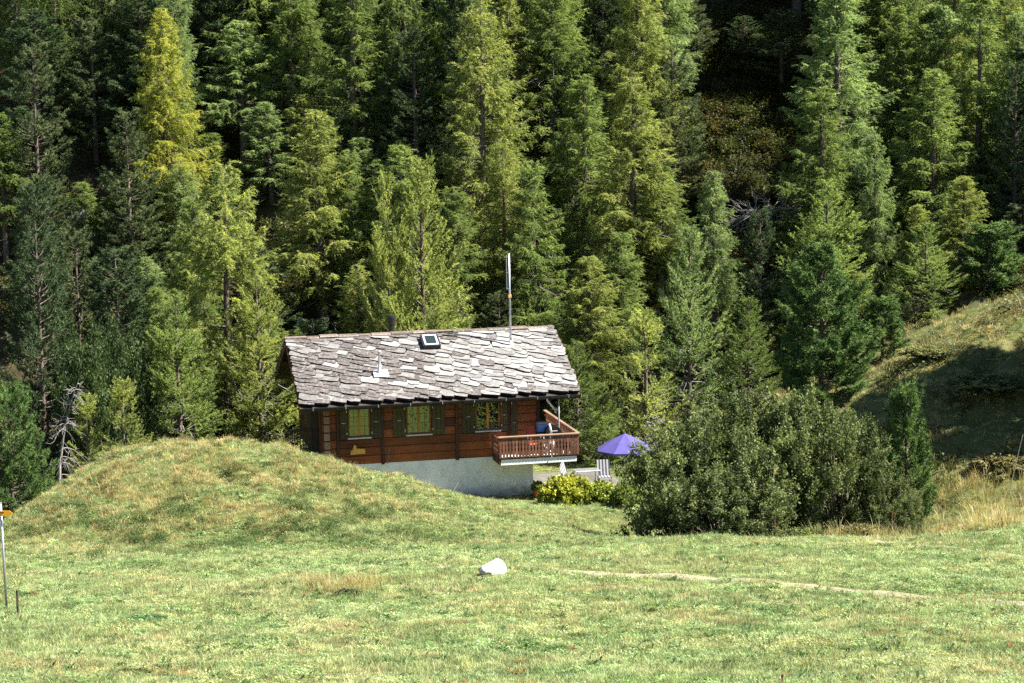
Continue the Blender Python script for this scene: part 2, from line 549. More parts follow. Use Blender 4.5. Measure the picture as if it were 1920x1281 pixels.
M['under'] = grass_mat('undergrowth', (0.035, 0.055, 0.016), (0.08, 0.085, 0.025), (0.09, 0.06, 0.025), (0.17, 0.12, 0.045), 0.7, 0.25)

# ------------------------------------------------------------------ ground sheet
xs = np.concatenate([np.linspace(-180, -46, 28), np.arange(-44, 44.01, 0.4), np.linspace(46, 180, 28)])
ys = np.concatenate([np.linspace(-120, 22, 36), np.arange(24, 136, 0.4), np.linspace(138, 300, 40)])
GX, GY = np.meshgrid(xs, ys)
GZ = gz(GX, GY)
nx, ny = len(xs), len(ys)
idx = np.arange(nx * ny).reshape(ny, nx)
Q = np.stack([idx[:-1, :-1], idx[:-1, 1:], idx[1:, 1:], idx[1:, :-1]], -1).reshape(-1, 4)
forest_w = np.maximum(sstep((GY - 98.5) / 4) * np.where(GX > 10, sstep((GY - 99) / 5), 1), 0.12 * sstep((GX - 13) / 3) * sstep((GY - 77) / 5))
me = mesh_np("meadow_ground", np.stack([GX, GY, GZ], -1).reshape(-1, 3), quads=Q, mat=M['ground'], smooth=True, attrs={"forest": forest_w.ravel()})
ground = link("ground", me)
tag(ground, "grassy alpine meadow rising into a wooded hillside", "ground", kind="structure")

# ------------------------------------------------------------------ worn paths
PATHS = []
def path(name, pts, widths, label):
    P = [hit(*p) for p in pts]
    P = np.array(P)[:, :2]
    t = np.linspace(0, len(P) - 1, 160)
    X = np.interp(t, range(len(P)), P[:, 0]); Y = np.interp(t, range(len(P)), P[:, 1])
    for _ in range(6):
        X[1:-1] = (X[:-2] + 2 * X[1:-1] + X[2:]) / 4; Y[1:-1] = (Y[:-2] + 2 * Y[1:-1] + Y[2:]) / 4
    W = 0.8 * np.interp(t, range(len(P)), widths) * (0.6 + 0.9 * fbm(t * 2.1, t * 0 + len(P), 5, 3))
    W[0] = W[-1] = 0.03
    dx, dy = np.gradient(X), np.gradient(Y)
    L = np.hypot(dx, dy); nxv, nyv = -dy / L, dx / L
    k = 5
    V = []
    for j in range(k):
        o = (j / (k - 1) - 0.5)
        x, y = X + nxv * W * o, Y + nyv * W * o
        V.append(np.stack([x, y, gz(x, y) + (0.03 if 0 < j < k - 1 else 0.0)], -1))
    V = np.array(V)
    n = len(X)
    ii = np.arange(k * n).reshape(k, n)
    q = np.stack([ii[:-1, :-1], ii[:-1, 1:], ii[1:, 1:], ii[1:, :-1]], -1).reshape(-1, 4)
    o = link(name, mesh_np(name, V.reshape(-1, 3), quads=q, mat=M['dirt'], smooth=True))
    tag(o, label, "path", kind="structure")
    PATHS.append((X, Y, W))
path("dirt_path", [(560, 1088), (700, 1072), (900, 1062), (1060, 1072), (1280, 1080), (1450, 1092), (1600, 1112), (1760, 1124), (1925, 1137), (2100, 1150)],
     [0.2, 0.4, 0.5, 0.6, 0.85, 0.85, 0.8, 0.75, 0.8, 0.7], "narrow trodden dirt path crossing the meadow past the white rock")
path("dirt_path", [(1560, 1008), (1650, 1018), (1720, 1022), (1800, 1030), (1925, 1046), (2080, 1062)], [0.2, 0.5, 0.5, 0.4, 0.7, 0.6],
     "short pale dirt path below the dry bank at right")
def path_dist(x, y):
    d = np.full(x.shape, 9.0)
    for X, Y, W in PATHS:
        for k in range(0, len(X), 2):
            d = np.minimum(d, np.hypot(x - X[k], y - Y[k]) - W[k] * 0.45)
    return d

# ------------------------------------------------------------------ tree generators
def unit(v):
    return v / (np.linalg.norm(v, axis=-1, keepdims=True) + 1e-9)

def blades_mesh(name, P, D, Ln, Wd, tint, mat, rng, diamond=False):
    S = unit(np.cross(D, rng.normal(size=D.shape)))
    n = len(P)
    if diamond:
        mid = P + D * Ln[:, None] * 0.5
        V = np.stack([P, mid + S * Wd[:, None] * 0.5, P + D * Ln[:, None], mid - S * Wd[:, None] * 0.5], 1).reshape(-1, 3)
        F = np.arange(4 * n).reshape(n, 4)
        return mesh_np(name, V, quads=F, mat=mat, attrs={"tint": np.repeat(tint, 4)})
    V = np.stack([P - S * Wd[:, None] * 0.5, P + S * Wd[:, None] * 0.5, P + D * Ln[:, None]], 1).reshape(-1, 3)
    F = np.arange(3 * n).reshape(n, 3)
    return mesh_np(name, V, tris=F, mat=mat, attrs={"tint": np.repeat(tint, 3)})

def tubes_np(paths, n=4):
    """paths: list of (points (k,3), radii (k,)) -> V,Q"""
    Vs, Qs, off = [], [], 0
    ang = np.arange(n) * 2 * math.pi / n
    for P, r in paths:
        P = np.asarray(P, float)
        d = unit(np.gradient(P, axis=0))
        up = np.where(np.abs(d[:, 2:3]) > 0.9, np.array([[1.0, 0, 0]]), np.array([[0, 0, 1.0]]))
        a = unit(np.cross(d, up)); b = np.cross(d, a)
        V = P[:, None, :] + (a[:, None, :] * np.cos(ang)[None, :, None] + b[:, None, :] * np.sin(ang)[None, :, None]) * np.asarray(r)[:, None, None]
        k = len(P)
        ii = off + np.arange(k * n).reshape(k, n)
        q = np.stack([ii[:-1], np.roll(ii[:-1], -1, 1), np.roll(ii[1:], -1, 1), ii[1:]], -1).reshape(-1, 4)
        Vs.append(V.reshape(-1, 3)); Qs.append(q); off += k * n
    return np.concatenate(Vs), np.concatenate(Qs)

def larch(seed, H=16.0, R=2.6, cb=0.12, nb=130, nblade=60000, young=False, sparse=0.0, bw=0.034, bl=0.16):
    rng = np.random.default_rng(seed)
    bend = rng.normal(size=2) * 0.15
    def axis(h):
        t = h / H
        return np.stack([bend[0] * np.sin(t * 3.0) * t, bend[1] * np.sin(t * 2.4) * t, h], -1)
    hs = np.linspace(0, H, 14)
    r0 = 0.011 * H + 0.03
    paths = [(axis(hs), r0 * (1 - hs / H) ** 0.85 + 0.012)]
    h = np.sort(cb * H + (1 - cb) * H * (rng.random(nb) ** 0.92) * 0.985)
    az = np.arange(nb) * 2.39996 + rng.normal(size=nb) * 0.5
    t = (h - cb * H) / ((1 - cb) * H)
    # uneven outline: the length follows a lumpy envelope in height and direction
    env = 0.8 + 0.4 * vnoise(t * 7 + seed, np.cos(az) * 1.6 + 9, seed)
    prof = (1 - t) ** (0.9 if young else 0.72) * (0.7 + 0.3 * sstep(t / 0.25))
    ln = R * prof * env * rng.uniform(0.7, 1.2, nb) + 0.12
    s = np.linspace(0, 1, 7)
    TB, TD, TL, TT = [], [], [], []
    for i in range(nb):
        ti, l = t[i], ln[i]
        e0 = (0.25 + 0.75 * ti) if young else (-0.05 + 0.75 * ti ** 1.5)
        sag = (0.35 if young else 0.6) * (1 - ti) ** 0.7 * rng.uniform(0.5, 1.2)
        upc = (0.45 if young else 0.42) * (1 - 0.3 * ti)
        d = np.array([math.cos(az[i]), math.sin(az[i]), 0]); pr = np.array([-d[1], d[0], 0])
        wig = rng.normal() * 0.18
        P = axis(h[i:i + 1]) + d * (l * s * (1 - 0.08 * s))[:, None] + pr * (wig * l * s ** 2)[:, None]
        P[:, 2] += l * (e0 * s - sag * s ** 2 + upc * s ** 3)
        paths.append((P, (0.010 + 0.010 * l) * (1 - 0.85 * s) + 0.002))
        if rng.random() < sparse * (1 - ti): continue
        tint_b = rng.uniform(0.1, 0.9)
        m = int(6 + l * (9 if young else 11))
        q = rng.uniform(0.1, 1.0, m) ** 0.85
        base = np.stack([np.interp(q, s, P[:, k]) for k in range(3)], -1)
        tan = unit(np.stack([np.interp(q, s, np.gradient(P[:, k])) for k in range(3)], -1))
        side = np.where(rng.random(m) < 0.5, -1, 1)[:, None] * pr
        dn = rng.uniform(-0.15, 1.7, m)[:, None] * np.array([0, 0, -1.0]) * (0.15 if young else 1.0)
        D = unit(tan * rng.uniform(0.2, 0.9, m)[:, None] + side * rng.uniform(0.1, 0.8, m)[:, None] + dn)
        L = (0.22 + (0.50 if young else 0.34) * l * (1 - q) ** 0.8) * rng.uniform(0.5, 1.3, m)
        TB += [base, P[2:-1]]; TD += [D, P[3:] - P[2:-1]]; TL += [L, np.linalg.norm(P[3:] - P[2:-1], axis=1)]
        TT += [np.clip(tint_b + rng.normal(size=m) * 0.15, 0, 1), np.full(4, tint_b)]
    # bare grey dead branches below and inside the crown
    dead = []
    for i in range(34):
        hh = rng.uniform(0.05, cb + 0.45) * H
        a = rng.uniform(0, 6.28); l = rng.uniform(0.3, 0.85) * R * (1 - 0.5 * hh / H)
        d = np.array([math.cos(a), math.sin(a), 0])
        P = axis(np.array([hh])) + d * (l * s)[:, None] + rng.normal(size=(7, 3)) * 0.03
        P[:, 2] -= 0.35 * l * s ** 2
        dead.append((P, 0.020 * (1 - 0.8 * s) + 0.003))
        for k in (2, 3, 4, 5, 6):
            e = P[k] + unit(d + rng.normal(size=3) * 0.8) * rng.uniform(0.2, 0.6)
            dead.append((np.stack([P[k], (P[k] + e) / 2 + rng.normal(size=3) * 0.03, e]), np.array([0.009, 0.007, 0.004])))
    TB, TD, TL, TT = np.concatenate(TB), unit(np.concatenate(TD)), np.concatenate(TL), np.concatenate(TT)
    cnt = np.maximum(2, np.round(nblade * TL / TL.sum())).astype(int)
    rep = np.repeat(np.arange(len(TB)), cnt)
    v = rng.random(len(rep))
    P = TB[rep] + TD[rep] * (TL[rep] * v)[:, None] + rng.normal(size=(len(rep), 3)) * 0.012
    P[:, 2] += (0.18 if young else -0.35) * TL[rep] * v ** 2
    D = unit(TD[rep] * 0.9 + rng.normal(size=P.shape) * 0.55)
    Ln = bl * rng.uniform(0.6, 1.3, len(rep))
    Wd = bw * rng.uniform(0.7, 1.3, len(rep))
    crown = blades_mesh("larch_crown", P, D, Ln, Wd, np.clip(TT[rep] + rng.normal(size=len(rep)) * 0.12, 0, 1), M['needle'], rng)
    V, Qd = tubes_np(paths, 5)
    V2, Q2 = tubes_np(dead, 3)
    me = mesh_np("larch_trunk", np.concatenate([V, V2]), quads=np.concatenate([Qd, Q2 + len(V)]), mat=M['bark'], smooth=True)
    me.materials.append(M['bark_grey'])
    mi = np.zeros(len(Qd) + len(Q2), np.int32); mi[len(Qd):] = 1
    me.polygons.foreach_set("material_index", mi)
    return me, crown, H, R

def pine(seed, H=10.0, R=1.9, cb=0.04, nb=150, ntuft=2600, per=26, tl=0.16, tw=0.030, full=0.5):
    rng = np.random.default_rng(seed)
    hs = np.linspace(0, H, 10)
    paths = [(np.stack([hs * 0, hs * 0, hs], -1), 0.013 * H * (1 - hs / H) ** 0.9 + 0.015)]
    h = np.sort(cb * H + (1 - cb) * H * rng.random(nb) * 0.97)
    az = np.arange(nb) * 2.39996 + rng.normal(size=nb) * 0.4
    t = (h - cb * H) / ((1 - cb) * H)
    prof = np.minimum(1, (1 - t) ** full * 1.05) * (0.7 + 0.3 * sstep(t / 0.2))
    env = 0.7 + 0.6 * vnoise(t * 7 + seed, np.cos(az) * 1.6 + 4, seed)
    ln = R * prof * env * rng.uniform(0.75, 1.05, nb) + 0.1
    s = np.linspace(0, 1, 6)
    TP, TDr, TT = [], [], []
    w = ln / ln.sum()
    for i in range(nb):
        l, ti = ln[i], t[i]
        d = np.array([math.cos(az[i]), math.sin(az[i]), 0]); pr = np.array([-d[1], d[0], 0])
        P = np.array([0, 0, h[i]]) + d * (l * s)[:, None]
        P[:, 2] += l * ((0.05 + 0.5 * ti) * s - 0.25 * s ** 2 + (0.45 + 0.3 * ti) * s ** 3)
        paths.append((P, (0.012 + 0.012 * l) * (1 - 0.8 * s)))
        m = max(4, int(ntuft * w[i]))
        q = rng.uniform(0.25, 1.0, m) ** 0.6
        base = np.stack([np.interp(q, s, P[:, k]) for k in range(3)], -1)
        base += pr * (rng.uniform(-1, 1, m) * 0.42 * l * (1.15 - q))[:, None] + rng.normal(size=(m, 3)) * 0.05
        base[:, 2] += rng.uniform(0, 0.12, m)
        TP.append(base); TDr.append(unit(d + np.array([0, 0, 0.9]) + rng.normal(size=(m, 3)) * 0.3))
        TT.append(np.clip(rng.uniform(0.1, 0.9) + rng.normal(size=m) * 0.2, 0, 1))
    # leader
    TP.append(np.array([[0, 0, H * 0.99], [0, 0, H * 0.97], [0, 0, H * 0.95]])); TDr.append(np.tile([0, 0, 1.0], (3, 1))); TT.append(np.full(3, 0.8))
    TP, TDr, TT = np.concatenate(TP), np.concatenate(TDr), np.concatenate(TT)
    rep = np.repeat(np.arange(len(TP)), per)
    v = rng.uniform(-1, 1, len(rep))
    P = TP[rep] + TDr[rep] * (v * 0.09)[:, None]
    D = unit(TDr[rep] * 0.75 + rng.normal(size=P.shape) * 0.7)
    crown = blades_mesh("pine_crown", P, D, tl * rng.uniform(0.7, 1.2, len(rep)), tw * rng.uniform(0.8, 1.2, len(rep)), TT[rep], M['pine'], rng)
    V, Qd = tubes_np(paths, 5)
    return mesh_np("pine_trunk", V, quads=Qd, mat=M['bark'], smooth=True), crown, H, R

def shrub(seed, R=1.0, H=1.0, nl=110, leaves=30000, ll=0.08, lw=0.04, stems=24, spike=0.2, low=0.05):
    """bush in a unit-ish ellipsoid of radius R and height H made of leafy shoots"""
    rng = np.random.default_rng(seed)
    cs = unit(rng.normal(size=(nl * 3, 3)))
    cs = cs[cs[:, 2] > -0.25][:nl]
    rr = rng.uniform(0.35, 1.0, len(cs)) ** 0.5
    lump = 0.72 + 0.5 * vnoise(np.arctan2(cs[:, 1], cs[:, 0]) * 1.6 + seed, cs[:, 2] * 3 + 7, seed)
    C = cs * (rr * lump)[:, None] * np.array([R, R, H * 0.55]) * 0.9
    C[:, 2] += H * 0.45
    C[:, 2] = np.maximum(C[:, 2], low * H)
    nlow = nl // 2
    al = rng.uniform(0, 6.28, nlow); rl = rng.uniform(0.3, 0.98, nlow)
    C = np.concatenate([C, np.stack([np.cos(al) * rl * R, np.sin(al) * rl * R, rng.uniform(0.03, 0.26, nlow) * H], -1)])
    paths = []
    s = np.linspace(0, 1, 5)
    for i in rng.choice(len(C), min(stems, len(C)), replace=False):
        b0 = np.array([C[i, 0] * 0.2, C[i, 1] * 0.2, -0.05])
        P = b0 + (C[i] - b0) * s[:, None]
        P[:, 2] += 0.12 * H * np.sin(s * math.pi)
        paths.append((P, 0.02 * H ** 0.5 * (1 - 0.8 * s)))
    # shoots: short upright sprays around each clump centre
    ns = 9
    SB = np.repeat(C, ns, 0) + rng.normal(size=(len(C) * ns, 3)) * 0.10 * np.array([R, R, H * 0.6])
    SD = unit(np.repeat(unit(C - np.array([0, 0, H * 0.3])), ns, 0) + np.array([0, 0, 0.8]) + rng.normal(size=(len(C) * ns, 3)) * 0.5)
    SL = spike * H * rng.uniform(0.4, 1.2, len(SB))
    ST = np.clip(np.repeat(rng.uniform(0.1, 0.9, len(C)), ns) + rng.normal(size=len(SB)) * 0.1, 0, 1)
    rep = rng.integers(0, len(SB), leaves)
    v = rng.random(leaves)
    P = SB[rep] + SD[rep] * (SL[rep] * v)[:, None] + rng.normal(size=(leaves, 3)) * 0.03 * H ** 0.5
    P[:, 2] = np.maximum(P[:, 2], 0.02)
    D = unit(SD[rep] * 0.5 + rng.normal(size=(leaves, 3)))
    crown = blades_mesh("shrub_leaves", P, D, ll * rng.uniform(0.6, 1.3, leaves), lw * rng.uniform(0.7, 1.2, leaves), np.clip(ST[rep] + rng.normal(size=leaves) * 0.15, 0, 1), M['leaf'], rng, True)
    V, Qd = tubes_np(paths, 4)
    return mesh_np("shrub_stems", V, quads=Qd, mat=M['bark'], smooth=True), crown, H, R

def dead_tree_mesh(seed, H=4.5, nb=55, lean=0.25):
    rng = np.random.default_rng(seed)
    s = np.linspace(0, 1, 6)
    hs = np.linspace(0, 1, 9)
    ax = np.stack([lean * H * hs ** 2.2, 0.05 * H * np.sin(hs * 4), H * hs * (1 - 0.08 * hs)], -1)
    paths = [(ax, 0.07 * (1 - hs) + 0.012)]
    for i in range(nb):
        t = rng.uniform(0.08, 0.97)
        b = np.array([np.interp(t, hs, ax[:, k]) for k in range(3)])
        a = rng.uniform(0, 6.28); l = rng.uniform(0.3, 1.0) * 1.3 * (1.05 - t) ** 0.6
        d = np.array([math.cos(a), math.sin(a), 0])
        P = b + d * (l * s)[:, None]; P[:, 2] += l * (0.15 * s - 0.55 * s ** 2)
        paths.append((P, 0.016 * (1 - 0.8 * s) + 0.003))
        for k in (2, 3, 4, 5):
            e = P[k] + unit(d + rng.normal(size=3) * 0.9 - np.array([0, 0, 0.4])) * rng.uniform(0.12, 0.4)
            paths.append((np.stack([P[k], (P[k] + e) / 2 + rng.normal(size=3) * 0.02, e]), np.array([0.008, 0.006, 0.004])))
    V, Qd = tubes_np(paths, 4)
    return mesh_np("dead_tree", V, quads=Qd, mat=M['bark_grey'], smooth=True)

VAR = {
    'larch': [larch(11, 17, 2.8, 0.10, 210, 96000, bl=0.13, bw=0.030), larch(12, 17, 2.5, 0.16, 190, 88000, sparse=0.1, bl=0.13, bw=0.030), larch(13, 17, 2.9, 0.08, 200, 96000, sparse=0.2, bl=0.13, bw=0.030),
              larch(14, 17, 2.4, 0.24, 180, 82000, bl=0.13, bw=0.030), larch(15, 17, 2.7, 0.14, 170, 84000, sparse=0.15, bl=0.13, bw=0.030), larch(16, 17, 2.3, 0.30, 170, 80000, sparse=0.1, bl=0.13, bw=0.030)],
    'open': [larch(21, 14, 3.8, 0.03, 95, 90000, sparse=0.2, bl=0.13, bw=0.034)],
    'young': [larch(31, 8, 2.4, 0.04, 80, 52000, young=True, bl=0.09, bw=0.028), larch(32, 8, 2.6, 0.02, 85, 58000, young=True, bl=0.09, bw=0.028), larch(33, 8, 2.5, 0.06, 70, 50000, young=True, bl=0.09, bw=0.028)],
    'sapling': [larch(41, 4, 1.0, 0.03, 50, 15000, young=True, bl=0.07, bw=0.024)],
    'pine': [pine(51, 12, 1.9), pine(52, 12, 2.1), pine(53, 12, 1.8, cb=0.15)],
    'arolla': [pine(61, 6.5, 2.1, nb=170, ntuft=3600, per=26, full=0.8)],
    'bigpine': [pine(63, 6.0, 2.4, nb=140, ntuft=3000, per=24, full=0.55)],
    'smallpine': [pine(62, 3.4, 0.8, nb=80, ntuft=900, per=30, tl=0.13, tw=0.024, full=0.5)],
    'alder': [shrub(71, 2.6, 4.0, 70, 46000, 0.10, 0.06, 40, 0.14)],
}
# per-kind base colours (linear)
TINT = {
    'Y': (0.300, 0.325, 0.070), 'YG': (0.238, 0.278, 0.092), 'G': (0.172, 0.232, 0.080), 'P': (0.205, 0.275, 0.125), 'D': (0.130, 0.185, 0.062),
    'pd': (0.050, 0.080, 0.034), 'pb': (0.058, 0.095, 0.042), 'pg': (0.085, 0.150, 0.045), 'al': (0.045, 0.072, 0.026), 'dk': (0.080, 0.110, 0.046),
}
rngt = random.Random(5)
TREEXY = []
def tree(px, py, Y, kind, wpx, tint, label, group=None, name=None, var=None, cat='tree', zbase=None):
    vs = VAR[kind]
    k = rngt.randrange(len(vs)) if var is None else var
    tr, cr, H, Rr = vs[k]
    p = at(px, py, Y)
    g = gzf(p[0], Y) - 0.1
    h = max(0.6, p[2] - g)
    sz = h / H
    sx = (wpx * (1.2 if kind in ('larch', 'open', 'young') else 1.1) / (FPX / Y)) / (2 * Rr)
    nm = name or {'larch': 'larch_tree', 'open': 'larch_tree', 'young': 'young_larch', 'sapling': 'larch_sapling', 'pine': 'pine_tree', 'arolla': 'arolla_pine',
                  'bigpine': 'arolla_pine', 'smallpine': 'pine_sapling', 'alder': 'alder_bush'}[kind]
    r = empty(nm, (p[0], Y, g), rngt.uniform(0, 6.28), label, cat, group)
    r.scale = (sx, sx, sz)
    link('trunk', tr, r)
    v = rngt.uniform(0.9, 1.1)
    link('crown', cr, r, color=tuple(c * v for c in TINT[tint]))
    TREEXY.append((p[0], Y))
    return r

# the trees one can pick out in the photograph: (x, y of the tip, distance, kind, crown width, colour, label)
TREES = [
    (300, 15, 116, 'larch', 170, 'Y', "yellowing larch at upper left, the yellowest crown of the forest"),
    (450, 38, 121, 'larch', 165, 'P', "grey-green larch just right of the yellowest larch at upper left"),
    (596, 205, 110, 'larch', 210, 'YG', "larch with yellow upper branches directly above the chalet's left roof end"),
    (412, 305, 100.5, 'open', 345, 'YG', "broad ragged larch with bare grey limbs behind the mound, left of chalet"),
    (724, 335, 101, 'young', 150, 'YG', "slim young larch rising behind the chalet's black flue"),
    (790, 303, 101.5, 'young', 250, 'YG', "bushy young larch rising behind the middle of the chalet roof"),
    (893, -12, 113, 'larch', 235, 'YG', "tallest bright larch standing above the chalet's antenna mast, left of it"),
    (1092, 138, 114, 'larch', 165, 'G', "slender green larch right of the tall larch above the antenna"),
    (1180, 142, 110, 'larch', 215, 'YG', "larch with dark bare lower trunk above the chalet's right roof end"),
    (1195, -60, 118, 'larch', 190, 'YG', "bright larch at top centre leaning against the dark clearing"),
    (1030, -40, 119, 'larch', 200, 'G', "green larch at top of picture right of the tall central larch"),
    (1540, 160, 112, 'larch', 190, 'G', "fresh green larch right of the dark brown clearing"),
    (1575, -40, 116, 'larch', 210, 'P', "larch at top of picture right of the dark clearing"),
    (1757, 128, 112, 'larch', 210, 'G', "green larch standing above the sunlit grass bank at right"),
    (1838, -30, 115, 'larch', 190, 'G', "larch at the upper right edge of picture"),
    (1690, 10, 119, 'larch', 140, 'G', "narrow larch between two larches at upper right"),
    (655, -40, 118, 'larch', 190, 'G', "green larch at top of picture left of the dark spruce-like pine"),
    (535, -50, 121, 'larch', 150, 'G', "larch at the top edge left of centre, half hidden"),
    (1548, 345, 105.5, 'young', 220, 'G', "light green larch crown just behind the dense arolla pine"),
    (1208, 588, 98, 'sapling', 130, 'YG', "small bright young larch right of the chalet roof"),
    (1290, 430, 102, 'young', 190, 'P', "pale drooping larch between chalet and willow bush"),
    (1340, 320, 108, 'larch', 120, 'P', "pale larch at the left foot of the brown clearing"),
    (232, 718, 91, 'sapling', 105, 'YG', "larch sapling with pointed tip behind the mound"),
    (165, 745, 91, 'sapling', 90, 'YG', "thin crooked larch sapling beside the dead grey tree"),
    (775, 55, 117, 'pine', 165, 'pd', "dark pine between bright larches above chalet roof"),
    (62, 345, 97, 'pine', 150, 'pb', "dark pine at left edge with pointed tip against black shade"),
    (14, 735, 84, 'bigpine', 150, 'pg', "blue-green pine at the left edge behind the yellow signpost"),
    (1540, 462, 94, 'arolla', 215, 'pg', "dense dark green arolla pine behind the willow bush"),
    (1655, 558, 98, 'smallpine', 80, 'pg', "smaller dense pine right of the big arolla pine"),
    (1700, 726, 77.0, 'smallpine', 85, 'pg', "small upright pine at right side of the willow bush"),
    (1260, 90, 118, 'pine', 130, 'dk', "dark pine at the left rim of the brown clearing"),
    (1640, 250, 110, 'larch', 120, 'P', "thin larch with bare trunk between two green larches at right"),
    (1465, 20, 126, 'pine', 120, 'dk', "dark pine at top of picture right of the clearing"),
    (1395, 30, 128, 'pine', 90, 'pb', "blue-green pine at the head of the dark clearing"),
    (215, 470, 99, 'pine', 170, 'pd', "dark pine at left between the broad larch and the left edge"),
    (140, 430, 101, 'pine', 150, 'dk', "brownish dark pine behind the left edge's pointed pine"),
    (200, 610, 95, 'alder', 190, 'al', "leafy dark green alder at left behind the mound"),
    (505, 190, 117, 'larch', 150, 'P', "soft grey-green larch behind the broad ragged larch"),
    (1130, 720, 97, 'young', 110, 'G', "short green larch between chalet and purple parasol"),
    (1080, 640, 100, 'young', 120, 'D', "shaded young larch right behind the chalet's balcony"),
    (1000, 300, 108, 'larch', 150, 'G', "green larch just right of the tall larch, behind antenna"),
    (170, 40, 121, 'pine', 120, 'dk', "dark thin pine at upper left next to the yellow larch"),
    (235, 210, 112, 'pine', 130, 'dk', "shaded pine below the yellowest larch"),
    (60, 90, 116, 'pine', 140, 'dk', "dark pine near the upper left corner"),
    (1905, 120, 112, 'pine', 110, 'pb', "dark pine cut by the right edge of picture"),
    (1425, 395, 106, 'pine', 120, 'pd', "dark low pine under the clearing's dead branches"),
    (1860, 420, 104, 'smallpine', 120, 'pg', "small pine at the crest of the right grass bank"),
    (1800, 330, 107, 'larch', 150, 'YG', "yellow-green larch at right just above the bank crest"),
    (330, 560, 96, 'young', 190, 'G', "green young larch low behind the mound"),
    (480, 520, 99, 'young', 200, 'YG', "yellow-green larch boughs against chalet's left gable"),
    (1400, 560, 99, 'young', 150, 'D', "dark young larch between willow bush and arolla pine"),
    (1740, 420, 103, 'young', 150, 'G', "young larch on the bank right of the small dense pine"),
]
for T in TREES:
    tree(*T)

# back rows filling the hillside
rb = random.Random(23)
n_fill = 0
def where(px):
    return "left of the yellow larch" if px < 260 else "above the chalet's left half" if px < 700 else "above the chalet's right half" if px < 1100 else "left of the brown clearing" if px < 1330 else "right of the brown clearing" if px < 1650 else "above the right grass bank"
for Y in (104.5, 109, 113, 117, 121, 125, 129, 133):
    px = -60 + rb.uniform(0, 60)
    while px < 2000:
        px += rb.uniform(65, 115)
        X = (px - 960) / FPX * Y * 1.0
        YY = Y + rb.uniform(-2, 2)
        in_clear = 1290 < px < 1500 and Y > 103 and Y < 131
        if in_clear or any(math.hypot(X - a, YY - b) < 1.5 for a, b in TREEXY): continue
        zg = gzf(X, YY)
        h = rb.uniform(5, 9) if Y < 106 else rb.uniform(8, 15)
        def tip(hh):
            d = np.array([X, YY, zg + hh - CAMZ])
            cp, sp = math.cos(PITCH), math.sin(PITCH)
            dep = d[1] * cp + d[2] * sp; up = -d[1] * sp + d[2] * cp
            yy = up / dep * FPX; xx = d[0] / dep * FPX
            return 960 + xx * math.cos(ROLL) - yy * math.sin(ROLL), 640.5 - (xx * math.sin(ROLL) + yy * math.cos(ROLL))
        ppx, ppy = tip(h)
        # keep the picked-out trees clear: younger growth stands in front of them
        lim = max([T[1] + rb.uniform(200, 330) for T in TREES if YY < T[2] - 1 and abs(ppx - T[0]) < 0.5 * T[4] + 15] + [-999])
        if ppy < lim:
            h -= (lim - ppy) / (FPX / YY)
            if h < 3.0: continue
            ppx, ppy = tip(h)
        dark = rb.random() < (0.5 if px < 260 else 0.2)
        w = rb.uniform(120, 180) * (0.6 + 0.4 * min(1, h / 9))
        wh = where(px)
        row = ("lower" if YY < 110 else "middle" if YY < 120 else "upper") + " back rows, " + wh
        size = "short " if h < 7 else ""
        if dark:
            tn = rb.choice(['pd', 'dk', 'pb'])
            lab = size + {'pd': "dark green", 'dk': "olive", 'pb': "blue-green"}[tn] + " pine in the " + row
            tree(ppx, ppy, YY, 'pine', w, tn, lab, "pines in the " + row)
        else:
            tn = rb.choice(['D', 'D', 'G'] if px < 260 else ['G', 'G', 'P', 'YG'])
            lab = size + {'D': "dull green", 'G': "green", 'P': "grey-green", 'YG': "yellow-green"}[tn] + " larch in the " + row
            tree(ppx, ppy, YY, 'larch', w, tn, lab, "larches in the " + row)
        n_fill += 1
# trees right of the picture whose shade falls across the bank
for X, Y, h, w in ((25.4, 88.6, 13, 5.8), (25.0, 86.0, 12.5, 5.8), (24.8, 83.0, 10, 5.6), (29.0, 87, 15, 7)):
    zg = gzf(X, Y)
    tr, cr, H, Rr = VAR['arolla'][0]
    r = empty('arolla_pine', (X, Y, zg - 0.1), 1.0, "dense pine on the bank just beyond the right edge", 'tree', "pines shading the right bank")
    r.scale = (w / 2 / Rr, w / 2 / Rr, h / H)
    link('trunk', tr, r); link('crown', cr, r, color=TINT['pd'])

# dead tree behind the mound and fallen timber in the clearing
p = at(122, 712, 88)
g = gzf(p[0], 88)
dt = link('dead_tree', dead_tree_mesh(3, 4.4), loc=(p[0] - 0.5, 88, g)); dt.scale = (1, 1, (p[2] - g) / 4.05)
tag(dt, "bare grey dead tree with bent tip behind the mound at left", "dead tree")
for px, py, Y, sc_, rx, rz, lab in ((1375, 365, 116, 1.5, 78, 0.6, "fallen grey dead tree lying in the brown clearing"), (1345, 340, 118, 1.3, 100, 2.2, "second fallen dead tree above the first in the clearing"),
                                    (130, 160, 117, 1.2, 70, 0.3, "grey fallen branches below bare trunks at upper left")):
    X = (px - 960) / FPX * Y
    o = link('fallen_tree', dead_tree_mesh(int(px), 4.5, 60, 0.1), loc=(X, Y, gzf(X, Y) + 0.5))
    o.rotation_euler = (R_(rx), 0, rz); o.scale = (sc_,) * 3
    tag(o, lab, "dead tree")

# ------------------------------------------------------------------ bushes near the chalet
def bush(name, px, py, Y, wpx, hpx, color, label, mesh, cat='bush', group=None, dy=1.0):
    st, lf, H, Rr = mesh
    p = at(px, py, Y)
    g = gzf(p[0], Y)
    r = empty(name, (p[0], Y, g - 0.05), rngt.uniform(0, 6.28) if dy == 1 else 0, label, cat, group)
    k = FPX / Y
    r.scale = (wpx / k / 2 / Rr, wpx / k / 2 / Rr * dy, hpx / k / H)
    link('stems', st, r)
    link('leaves', lf, r, color=color)
    return r

